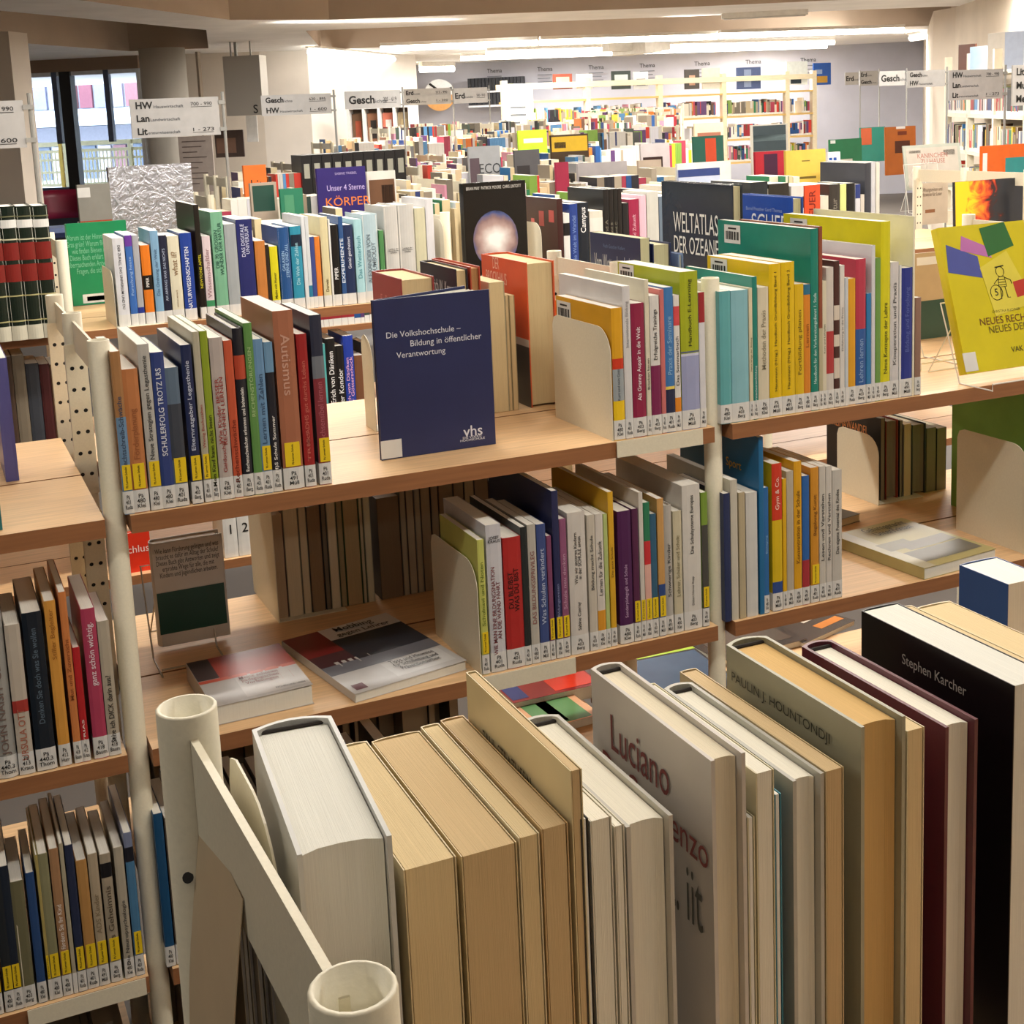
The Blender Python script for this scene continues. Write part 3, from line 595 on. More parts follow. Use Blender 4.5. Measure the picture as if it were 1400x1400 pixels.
#PART2
# ================================================================== REVERSED BOOKS (fore edges to the viewer)
def rrow(tab, Yn, zb, where, group, depth=.14, paper=None):
    n = len(tab)
    for i, e in enumerate(tab):
        xl, xr, yt, col, words = e[:5]; kw = dict(e[5]) if len(e) > 5 else {}
        a = aty(xl, yt, Yn); b2 = aty(xr, yt, Yn); h = (a.z+b2.z)/2-zb; t = max(.004, b2.x-a.x-.0004)
        dd = kw.pop('d', depth); kw.setdefault('paper', paper)
        pv = tab[i-1][4] if i else None; nx = tab[i+1][4] if i < n-1 else None
        kw.setdefault('label', relabel(words, pv, nx, where)); kw.setdefault('name', 'book')
        book((b2.x, Yn+dd, zb+.0005), t, dd, h, col, group=group, rz=math.pi, **kw)
GA = 'books on the nearest rack, fore edges outward'
CP = mat('d8c193', .8, 'cream_paper', 'pages'); CP2 = mat('cbb083', .8, 'tan_paper', 'pages'); WP = mat('dddcd2', .8, 'white_paper', 'pages'); YP = mat('cfc9a2', .8, 'greenish_paper', 'pages')
IV = mat('e6e1d0', .8, 'ivory_white_paper', 'pages')
TA = [
 (550, 624, 1182, 'd3c29a', 'cream', D(paper=CP)),
 (629, 707, 1163, 'cfba8c', 'widest yellowed', D(paper=CP2)),
 (708, 737.5, 1144, 'd9c9a2', 'narrow cream', D(paper=CP)),
 (739, 776.5, 1131, 'c7a877', 'darker tan', D(paper=CP2)),
 (778.6, 795.5, 1054, 'd8c79a', 'tall PAUL STRATHERN', D(paper=CP2, d=.13, faceR=[(.885, .42, 'PAUL STRATHERN', '4a3c28', .062, .009)])),
 (800, 804, 1120, '14120f', 'thin black', D(d=.10)),
 (805.5, 836, 1121, 'd8d2c0', 'short white', D(paper=IV, d=.12)),
 (838.6, 853.5, 1130, 'd6d0bd', 'short slim white', D(paper=IV, d=.12)),
 (855, 920, 1124, 'b8b5ac', 'wide white bound', D(hard=True, paper=IV, headband=True)),
 (971, 1019, 1036, 'c4beb6', 'tall white Luciano', D(hard=True, paper=mat('ddd2b8', .8, 'ivory_paper', 'pages'), headband=True, faceR=[(.875, .45, 'Luciano', '7c3a38', .064, .021), (.775, .55, 'De Crescenzo', '8c4440', .112, .017), (.64, .80, 't. iit', '55544c', .034, .03)])),
 (1021, 1031.5, 1119, 'cfc8a8', 'low slim pale', D(d=.11)),
 (1032.5, 1058, 1056, 'd4cba8', 'pale paperback', D(paper=IV, d=.12)),
 (1059, 1068, 1087, '2f7f94', 'low teal', D(d=.12)),
 (1083, 1126.5, 1064, 'b0aea4', 'grey jacketed', D(hard=True, paper=IV, headband=True)),
 (1128, 1153.5, 1053, 'cbb68c', 'worn tan', D(paper=CP2, d=.145)),
 (1176.5, 1238, 988, '9c9a84', 'olive white PAULIN', D(hard=True, paper=mat('d2ac6c', .8, 'ochre_paper', 'pages'), headband=True, faceR=[(.925, .45, 'PAULIN J. HOUNTONDJI', '2f3028', .095, .0075), (.845, .36, 'Afrikanische', '20211c', .08, .012), (.76, .40, 'Philosophie', '20211c', .07, .012)])),
 (1239.5, 1264, 998, 'd8cba6', 'squat cream', D(paper=CP, d=.12)),
 (1292, 1337, 990, '5a1c2c', 'maroon cloth', D(hard=True, paper=IV, headband=True)),
 (1386, 1440, 932, '0d0c0e', 'big black Stephen Karcher', D(hard=False, paper=WP, faceR=[(.925, .52, 'Stephen Karcher', 'b8b3aa', .055, .0085), (.835, .42, 'DAS  I  GING', '8f887a', .075, .012)])),
]
rrow(TA, .535, ZB[0], 'nearest rack', GA, depth=.132)
book((.1745, .667, ZB[0]+.0005), .0415, .137, 1.341-ZB[0], 'c4c4c0', rz=math.pi-.085, hard=True, paper=WP, headband=True, label='huge white jacketed book at the row end by the open tube post', group=GA)
# two paperbacks and a blue box file beyond the black book
Xq = aty(1445, 930, .535).x
for i, (dx, tt, hh) in enumerate(((0.004, .024, .215), (.03, .03, .212))):
    book((Xq+dx+tt+.0, .69, ZB[0]+.0005), tt, .12, hh, 'd8c79c', paper=CP, rz=math.pi, label=['cream paperback directly beyond the big black book, nearest rack', 'second cream paperback beyond the big black book, beside the blue one'][i], group=GA)
pb = aty(1378, 800, .70); book((pb.x+.035, .75, ZB[0]+.0005), .035, .05, pb.z-ZB[0], '35558f', rz=math.pi, faceR=[(.8, .5, 'cl', '7f97c4', .018), (.68, .5, 'di', '7f97c4', .016)], label='blue box like book cut by the picture edge, nearest rack', group=GA)
bookend(.1195, .56, ZB[0], 'cream bookend behind the top bar of the nearest rack', d=.1, h=.238)
rnd = random.Random(5)
for i in range(7):
    x = .1042+i*.0021
    q = thing('brochure', (x, .585+rnd.random()*.010, ZB[0]+.001), f'thin grey paged brochure, {["first","second","third","fourth","fifth","sixth","seventh"][i]} inward from the top bar', 'brochure', 'brochures under the top bar')
    hh = .205+.006*rnd.random()
    bx('sheets', .0003, .0017, 0, .10, 0, hh, mat(['9a9490', 'b4aea4', '8a8480'][i % 3], .8, 'sheets', 'pages'), q); bx('cover', 0, .0003, -.001, .101, 0, hh+.001, mat('b8a890', .5, 'brochure_cover'), q)
q = thing('brochure', (.1035, .57, ZB[0]+.001), 'tan brochure cover bulging outward beside the nearest open tube post', 'brochure', 'brochures under the top bar'); vs = []; fs = []
for i in range(9):
    z = .205*i/8; off = -.016*math.sin(math.pi*min(1, (1-i/8)*.62)); 
    for y in (0, .1): vs += [(off, y, z), (off+.0006, y, z)]
for i in range(8): a, c = i*4, i*4+4; fs += [(a, c, c+2, a+2), (a+1, a+3, c+3, c+1), (a, a+1, c+1, c), (a+2, c+2, c+3, a+3)]
obj('cover', vs, fs, mat('c4b090', .5, 'tan_cover'), q, smooth=False)
# ================================================================== RACK B REAR HALF
GB = 'books on the rear of the middle rack'
YN = 2.285
TB = [
 (547, 593, 380, '9a3a3c', 'thick red', D(hard=True, paper=CP, d=.17, faceR=[(.82, .5, 'F. Frö', 'd08a84', .06)])),
 (622, 639, 368, '23222e', 'black Friedrich W. Kron', D(hard=True, paper=CP, d=.19, faceR=[(.86, .55, 'Friedrich W. Kron', 'e8e4dc', .13, .022)])),
 (642, 656, 365, 'b84a34', 'slim red orange', D(hard=True, paper=mat('b98a58', .8, 'brown_paper', 'pages'), d=.2)),
 (668, 689, 386, 'cfc4a4', 'beige paged', D(paper=CP, d=.16)),
 (690, 695, 404, 'b8a47c', 'thin tan', D(paper=CP2, d=.15)), (695.5, 703, 404, 'a8946c', 'thin brownish', D(paper=CP2, d=.15)),
 (718.5, 757, 358, 'd9582c', 'orange DER BROCKHAUS', D(hard=True, paper=CP, d=.22, art=[(.02, 1, 0, .42, '4a4038'), (.02, 1, .42, .47, 'c8b8a8')], faceR=[(.90, .36, 'DER\nBROCKHAUS', 'f2c8b0', .1, .05)])),
]
rrow(TB, YN, ZB[0], 'rear of middle rack', GB)
bookend(Xat(505, 443, YN)-.004, YN-.02, ZB[0], 'cream bookend seen past the vhs book, beside the thick red book', h=.17, d=.06)
bookend(Xat(769, 520, YN), YN-.0, ZB[0], 'cream bookend beside the orange file box on the middle rack', h=.10, d=.12)
# orange see-through file box
r = thing('file_box', (Xat(757, 520, 2.3)+.003, 2.3, ZB[0]), 'translucent orange file box behind the thick orange Brockhaus', 'file box')
ORG = mat('f08a3c', .3, 'orange_plastic'); hh = .225
for nm, bxs in (('side_panel', (0, .002, 0, .22, 0, hh)), ('side_panel', (.058, .06, 0, .22, 0, hh*.8)), ('back_panel', (.002, .058, .218, .22, 0, hh)), ('bottom_panel', (.002, .058, 0, .218, 0, .002)), ('front_lip', (.002, .058, 0, .002, 0, .12))): bx(nm, *bxs, ORG, r)
TB2 = [
 (874.5, 888, 326, '2b3456', 'navy Vom Wetteraberglauben', D(paper=YP, d=.21, faceR=[(.80, .5, 'Vom Wetteraberglauben', 'd8d8d4', .17, .045), (.92, .5, 'Ruth Gunther Kiefert', '6f86a8', .09)])),
 (892, 917, 333, '25305c', 'blue edged', D(paper=YP, hard=True, d=.14)),
 (927, 934, 347, '7f93b8', 'short grey blue', D(paper=WP, hard=True, d=.10)),
 (1001, 1015, 253, '28313e', 'huge WELTATLAS DER OZEANE', D(hard=True, paper=YP, d=.28, rough=.15, art=[(.55, .62, .05, .42, '3f7fb8'), (.68, .75, .05, .42, '3f7fb8'), (.8, .87, .05, .42, '3f7fb8'), (0.02, .98, .01, .47, '2c5c92')], faceR=[(.78, .5, 'WELTATLAS', 'f0efe8', .175, .042), (.66, .5, 'DER OZEANE', 'f0efe8', .175, .036)])),
 (1083, 1098, 270, '2450b0', 'bright blue TAUCHER', D(hard=True, paper=YP, d=.2, faceR=[(.835, .6, 'SCHER', 'eef2fa', .13, .038), (.92, .5, 'Bernd Prescher Gerd Thomas', '9ab0e0', .13)])),
]
b1 = TB2[3]; TB2[3] = TB2[4]; TB2[4] = b1; TB2 = [TB2[0], TB2[1], TB2[2], TB2[4], TB2[3]]
rrow(TB2, YN, ZB[0], 'rear of middle rack', GB)
# low shelf, rear half, shaded fore edges
xx = Xat(379, 850, 2.40)
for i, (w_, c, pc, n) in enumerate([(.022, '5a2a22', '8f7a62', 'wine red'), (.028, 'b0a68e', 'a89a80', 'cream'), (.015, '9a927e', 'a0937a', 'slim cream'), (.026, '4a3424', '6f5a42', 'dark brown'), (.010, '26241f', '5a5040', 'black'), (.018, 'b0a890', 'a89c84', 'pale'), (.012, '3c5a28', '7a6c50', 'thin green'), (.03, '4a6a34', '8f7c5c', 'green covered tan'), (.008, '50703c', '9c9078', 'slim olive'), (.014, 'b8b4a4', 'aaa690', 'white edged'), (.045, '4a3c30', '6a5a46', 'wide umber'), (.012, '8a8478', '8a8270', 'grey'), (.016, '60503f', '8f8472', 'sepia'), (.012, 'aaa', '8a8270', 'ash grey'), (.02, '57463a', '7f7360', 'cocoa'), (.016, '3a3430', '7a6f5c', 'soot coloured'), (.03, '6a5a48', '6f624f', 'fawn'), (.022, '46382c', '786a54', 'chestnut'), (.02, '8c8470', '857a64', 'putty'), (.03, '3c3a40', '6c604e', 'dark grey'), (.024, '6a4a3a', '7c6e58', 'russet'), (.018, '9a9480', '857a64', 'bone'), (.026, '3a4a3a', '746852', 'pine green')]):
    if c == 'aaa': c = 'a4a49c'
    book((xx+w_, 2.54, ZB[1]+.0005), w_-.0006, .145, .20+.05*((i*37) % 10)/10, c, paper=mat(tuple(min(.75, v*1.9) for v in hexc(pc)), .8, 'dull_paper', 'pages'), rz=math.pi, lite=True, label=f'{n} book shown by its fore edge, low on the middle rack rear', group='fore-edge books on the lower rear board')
    xx += w_+.0008+(.012 if i == 9 else 0)
bookend(.541, 2.375, ZB[1], 'cream curved bookend beside the wine red fore edge, lower rear board', h=.235, d=.2)
xx = -.30
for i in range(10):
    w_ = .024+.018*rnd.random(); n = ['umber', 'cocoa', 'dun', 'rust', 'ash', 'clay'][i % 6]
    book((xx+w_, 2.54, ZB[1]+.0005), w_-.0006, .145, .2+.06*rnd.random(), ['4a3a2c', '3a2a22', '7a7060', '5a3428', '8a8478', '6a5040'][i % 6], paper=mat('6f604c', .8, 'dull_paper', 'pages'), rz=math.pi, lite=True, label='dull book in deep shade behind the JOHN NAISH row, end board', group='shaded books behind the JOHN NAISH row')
    xx += w_+.004
# ------------------------------------------------------------------ the navy vhs book, standing ajar
p0 = aty(523, 630, 2.064); p1 = aty(678, 607, 2.064); Wb = p1.x-p0.x; hb = .262
r = thing('book', (p0.x, 2.064, ZB[0]+.0005), 'navy book Die Volkshochschule standing ajar face-out on the middle rack', 'book')
NV = mat('232c58', .4, 'navy_cover')
bx('front_cover', 0, Wb, 0, .0022, 0, hb, NV, r)
q = MB(); an = math.radians(20); ca, sa = math.cos(an), math.sin(an)
def slab(q, ang, x0, x1, off, th, z0, z1, mi=0):
    c, s_ = math.cos(ang), math.sin(ang); b = len(q.v)
    pts = [(x0*c-off*s_, x0*s_+off*c), (x1*c-off*s_, x1*s_+off*c), (x1*c-(off+th)*s_, x1*s_+(off+th)*c), (x0*c-(off+th)*s_, x0*s_+(off+th)*c)]
    q.prism(pts, z0, z1, mi)
slab(q, an, 0, Wb, .004, .0022, 0, hb); q.build('back_cover', NV, r)
q = MB(); q.prism([(-.001, -.0005), (.001, -.0008), (.001, .0065), (-.001, .0065)], 0, hb); q.build('spine', NV, r)
q = MB(); slab(q, math.radians(1.6), .004, Wb-.006, .0026, .004, .003, hb-.004)
for k in range(5): slab(q, math.radians(6+3.0*k), .004, Wb-.006, .001+.0006*k, .0006, .003, hb-.004)
q.build('page_block', WP, r)
SI = mat('dcdee8', .4, 'silver_ink'); 
for (s, fx, fz, w_) in (('Die Volkshochschule –', .41, .775, .64), ('Bildung in öffentlicher', .60, .71, .62), ('Verantwortung', .38, .645, .42)):
    text(s, r, SI, (Wb*fx, -.0006, hb*fz), width=Wb*w_, rot=(R90, 0, 0), name='title', bold=0)
text('vhs', r, SI, (Wb*.80, -.0006, hb*.105), width=Wb*.17, rot=(R90, 0, 0), name='publisher_mark'); text('DIE VOLKS-\nHOCHSCHULE', r, SI, (Wb*.79, -.0006, hb*.06), width=Wb*.22, height=.008, rot=(R90, 0, 0), name='publisher_mark')
lb = bx('call_number_label', -.0016, Wb*.17, -.0010, -.0003, .002, .032, LAB, r)
# ------------------------------------------------------------------ display books and stands
def stand(x, y, z, w_, h_, label, d=.12, mt=None, group='wire display stands'):
    mt = mt or mat('e8e4dc', .3, 'stand_wire', 'metal')
    s = thing('display_stand', (x, y, z), label, 'display stand', group); R = .0016
    q = MB(); q.tube([(0, -d*.45, R), (0, .02, R), (0, d*.5, h_*.75), (w_, d*.5, h_*.75), (w_, .02, R), (w_, -d*.45, R), (w_, -d*.45, .014), (0, -d*.45, .014)], R, 6, closed=True); q.build('wire_frame', mt, s)
    q = MB(); q.tube([(w_*.3, d*.5, h_*.72), (w_*.15, d*.95, R), (w_*.85, d*.95, R), (w_*.7, d*.5, h_*.72)], R, 6); q.build('wire_leg', mt, s)
    return s
def disp(x0, x1, yt, Y, zb, col, label, th=.018, tilt=.0, art=None, texts=None, paper=None, rough=.3, yb=None, m=None, hard=True, group=None):
    a = aty(x0, yt, Y); b2 = aty(x1, yt, Y); zt = (a.z+b2.z)/2
    if yb is not None: zb = aty((x0+x1)/2, yb, Y).z
    r = book((a.x, Y+th, zb+.0005), th, b2.x-a.x, zt-zb, col, hard=hard, rz=-R90, lean=-tilt, label=label, paper=paper, art=art, rough=rough, faceR=texts, call=0, lite=True, group=group)
    if m:
        for c in r.children:
            if c.name.startswith('cover') and not c.name.startswith('cover_'): c.data.materials[0] = m
    return r
# yellow book leaning on its wire stand
yb0 = atz(1330, 514, ZB[0]+.012); Yb = 1.985; X0 = aty(1322, 514, Yb).x
hy = .285; ty = .022; wy = .215
yb_ = book((X0, Yb+ty, ZB[0]+.016), ty, wy, hy, 'cdbf12', rz=-R90, lean=-.30, label='yellow book NEUES RECHNEN NEUES DENKEN leaning on a wire stand', hard=False,
     faceR=[(.33, .62, 'NEUES RECHNEN', '6a3a12', .155, .014), (.27, .66, 'NEUES DENKEN', '6a5a12', .135, .014), (.39, .58, 'CHRISTINA BUCHNER', '4a4410', .07), (.12, .62, 'VAK', '3a3a10', .03)], rough=.35)
for k_, (pp, cc_) in enumerate((([(.02, .69), (.39, .63), (.38, .78), (.05, .88)], '4a55a0'), ([(.20, .83), (.54, .76), (.51, .84), (.24, .93)], 'b870b0'), ([(.50, .77), (.82, .83), (.76, 1), (.46, .97)], '2a6a34'), ([(.45, .36), (.93, .42), (.72, .80), (.38, .70)], 'd8cb48'), ([(.74, .47), (.95, .49), (.94, .60), (.72, .58)], 'b8342a'))):
    xx_ = ty+.0003+.00012*k_; vs = [(x_, a_*wy, b_2*hy) for x_ in (xx_, xx_+.0002) for a_, b_2 in pp]
    obj('cover_picture', vs, [(0, 1, 2, 3), (7, 6, 5, 4), (0, 1, 5, 4), (1, 2, 6, 5), (2, 3, 7, 6), (3, 0, 4, 7)], mat(cc_, .35, 'print_'+cc_), yb_)
# line-drawn burglar with a sack on the cover
q = MB(); INK = mat('2a2a10', .6, 'ink'); fx = ty+.0014
def circ(cy, cz, rr, n=14): return [(fx, cy+rr*math.cos(i*2*math.pi/n), cz+rr*math.sin(i*2*math.pi/n)) for i in range(n)]
q.tube(circ(.128, .188, .010), .0007, 4, closed=True); q.tube([(fx, .117, .197), (fx, .139, .199)], .0012, 4)
q.tube(circ(.110, .148, .015), .0007, 4, closed=True)
q.tube([(fx, .122, .178), (fx, .118, .158), (fx, .138, .158), (fx, .136, .178)], .0007, 4, closed=True)
for k in range(3): q.tube([(fx, .119, .162+k*.005), (fx, .137, .162+k*.005)], .0006, 4)
q.tube([(fx, .122, .158), (fx, .120, .135), (fx, .114, .134)], .0008, 4); q.tube([(fx, .133, .158), (fx, .136, .136), (fx, .142, .136)], .0008, 4)
q.tube([(fx, .122, .176), (fx, .108, .165)], .0008, 4); q.tube([(fx, .136, .176), (fx, .150, .170), (fx, .152, .162)], .0008, 4)
q.build('cover_drawing', INK, yb_)
text('5', yb_, INK, (fx, .110, .148), height=.014, rot=(R90, 0, R90), name='cover_drawing')
lb = bx('call_number_label', ty+.0003, ty+.0009, -.001, .03, .004, .04, LAB, yb_)
stand(X0-.02+.02, Yb+.0, ZB[0], .20, .2, 'white wire stand holding the yellow NEUES RECHNEN book', d=.15)
stand(aty(1237, 480, 2.2).x, 2.24, ZB[0], .10, .26, 'empty white wire stand behind the yellow book', d=.2)
disp(1250, 1306, 345, 2.42, ZB[0], 'b8a078', 'brochure with tan upper and dark green lower half, upright behind wires', th=.006, art=[(.02, .98, .01, .45, '24463a'), (.1, .6, .86, .95, 'e0dcd0')], hard=False, tilt=.03)
# shaded display at the lower board: grey and green back cover
d1 = disp(205, 305, 740, 2.33, ZB[1]+.012, 'c8c2ba', 'book with dark green band shown back cover out on a clear stand', th=.035, tilt=.05, art=[(.03, .97, .12, .52, '1f4a40'), (.02, .98, .53, .98, 'd0cac2')],
     texts=[(.80, .5, 'Wie kann Förderung gelingen und was\nbraucht es dafür im Alltag der Schule?\nDieses Buch gibt Antworten und zeigt\nerprobte Wege für alle, die mit\nKindern und Jugendlichen arbeiten.', '3a3632', .11, .055)])
stand(aty(212, 900, 2.30).x, 2.30, ZB[1], .11, .2, 'clear wire stand under the dark green banded book', d=.16, mt=mat('a89a84', .2, 'stand_clear', 'metal'))
# ------------------------------------------------------------------ lying books
def lying(px4, zb, th, col, label, top=None, art=(), texts=(), paper=None, curl=0, hard=False):
    P = [atz(x, y, zb+th) for x, y in px4]            # far-left, far-right, near-right, near-left corners of the top
    o = P[3]; ex = (P[2]-P[3]); ang = math.atan2(ex.y, ex.x); W_ = ex.length; Hh = (P[0]-P[3]).length
    r = thing('book', (o.x, o.y, zb+.0008), label, 'book', None, ang)
    m = mat(col, .3, 'cover_'+col)
    bx('page_block', .001, W_-.002, .001, Hh-.002, .0006, th-.0006, paper or WP, r)
    q = MB(); N = 8; b = 0
    vs = []; 
    for i in range(N+1):
        x = W_*i/N; zc = th+curl*(i/N)**2.5
        for y in (0, Hh):
            vs += [(x, y, zc-.0004), (x, y, zc+.0004)]
    fs = []
    for i in range(N):
        a, c = i*4, (i+1)*4; fs += [(a+1, c+1, c+3, a+3), (a, a+2, c+2, c), (a, c, c+1, a+1), (a+2, a+3, c+3, c+2)]
    fs += [(0, 1, 3, 2), (N*4, N*4+2, N*4+3, N*4+1)]
    obj('top_cover', vs, fs, m, r); bx('bottom_cover', 0, W_, 0, Hh, 0, .0006, m, r); bx('spine', -.0007, 0, 0, Hh, 0, th+.0003, m, r)
    def zz(x): return th+curl*(x)**2.5+.0007
    for (x0, x1, y0, y1, c) in art:
        vs = []; fs = []; n = 6
        for i in range(n+1):
            x = x0+(x1-x0)*i/n
            for y in (y0, y1): vs.append((x*W_, y*Hh, zz(x)))
        for i in range(n): fs.append((2*i, 2*i+2, 2*i+3, 2*i+1))
        obj('cover_picture', vs, fs, mat(c, .3, 'print_'+c), r)
    for (fx, fy, s, c, w_, h_) in texts:
        o = text(s, r, mat(c, .4, 'ink'), (fx*W_, fy*Hh, zz(min(1, fx+.25))+.0010), width=w_*W_, height=h_*Hh, name='cover_lettering')
    return r
lying([(428, 868), (566, 846), (638, 905), (486, 950)], ZB[1], .014, 'c4c2c0', 'flat book Mobbing gegen Lehrer on the second board', curl=.002,
      art=[(0, .33, .62, 1, '7c2424'), (.33, 1, .80, 1, 'd8d6d4'), (.33, 1, .44, .80, '2a2c34'), (0, .33, .40, .62, '4a2c30'), (0, 1, .30, .44, '6f7078'), (.12, .5, .40, .48, 'b8b4b0'), (.42, .95, .06, .28, 'd0cfcd'), (.04, .14, .04, .12, '5a2430')],
      texts=[(.62, .93, 'Mobbing', '15151a', .36, .09), (.66, .84, 'gegen Lehrer', '15151a', .5, .075), (.68, .19, 'Tipps und Hinweise\nfür Schulleitung und\nPräventionsarbeit', '333333', .4, .16)])
lying([(271, 905), (380, 883), (428, 938), (292, 968)], ZB[1], .030, 'b4b0ac', 'flat white and red book lying beside the Mobbing book', curl=.002,
      art=[(0, .22, .55, 1, '3a2c2c'), (.22, 1, .52, 1, 'a43a2a'), (.40, .44, .52, 1, 'c89080'), (.62, .66, .52, 1, 'c89080'), (0, 1, .48, .54, 'c05038'), (.78, .92, .24, .40, 'b06058'), (.35, 1, .05, .5, 'c4c0bc')],
      texts=[(.58, .36, 'Meine schönen\npädagogischen\nVorlesungen', '7a2a20', .4, .2), (.8, .08, 'RECHEN UND LESEN', '444444', .3, .03)])
lying([(1159, 728), (1262, 711), (1362, 752), (1264, 778)], ZB[1], .022, 'b4aa74', 'flat pale yellow book with grey photographs, second board far part', curl=.002,
      art=[(.0, .16, .0, 1, 'bdb8a0'), (.16, .95, .10, .34, '6c685c'), (.30, .95, .36, .52, '88847a'), (.1, .5, .42, .6, '8a8672')],
      texts=[(.60, .84, 'Gehirngerecht\nUnterrichten', '2a2810', .58, .2)])
lying([(1140, 690), (1160, 690), (1176, 703), (1146, 712)], ZB[1], .016, '4a3c38', 'small dark book lying flat beyond the outer white Potential one', paper=CP2)
# magazine box and bookends further along the second board
b = bookend(1.924, 2.40, ZB[1], 'large cream bookend against the Klimawandel book, second board', h=.157, d=.15)
rb = thing('magazine_box', (aty(1300, 700, 2.32).x, 2.02, ZB[1]), 'moss green magazine box on the second board beside a cream bookend', 'magazine box'); gm = mat('7fb050', .6, 'green_board')
gx = .16
for nm, bb_ in (('side_panel', (0, .003, 0, .30, 0, .30)), ('side_panel', (gx-.003, gx, 0, .30, 0, .30)), ('back_panel', (.003, gx-.003, .297, .30, 0, .30)), ('front_panel', (.003, gx-.003, 0, .003, 0, .18)), ('bottom_panel', (.003, gx-.003, .003, .297, 0, .003))): bx(nm, *bb_, gm, rb)
lw = bx('call_number_label', -.001, 0, .24, .26, .09, .15, LAB, rb)
bookend(aty(1345, 720, 2.1).x, 1.98, ZB[1], 'cream bookend before the moss green magazine box', h=.22, d=.2)
rrow([(1204, 1210, 572, '2c2620', 'dark covered Klimawandel', D(d=.2, faceR=[(.80, .45, 'KLIMAWANDEL', 'd8884c', .13, .02)])), (1211, 1228, 575, '9c4030', 'red over black', D(hard=True, d=.2)), (1230, 1234, 575, '2a2a28', 'black slim', D()), (1236, 1246, 580, 'b4ac9c', 'pale fore edge', D(paper=CP)), (1247, 1266, 580, '3a3c34', 'dark pictured', D(hard=True)), (1267, 1280, 585, '7a765c', 'olive fore edge', D()), (1281, 1294, 585, '2c2a2c', 'sooty', D())], 2.425, ZB[1], 'second board rear', GB, depth=.17, paper=mat('8f8268', .8, 'dull_paper', 'pages'))
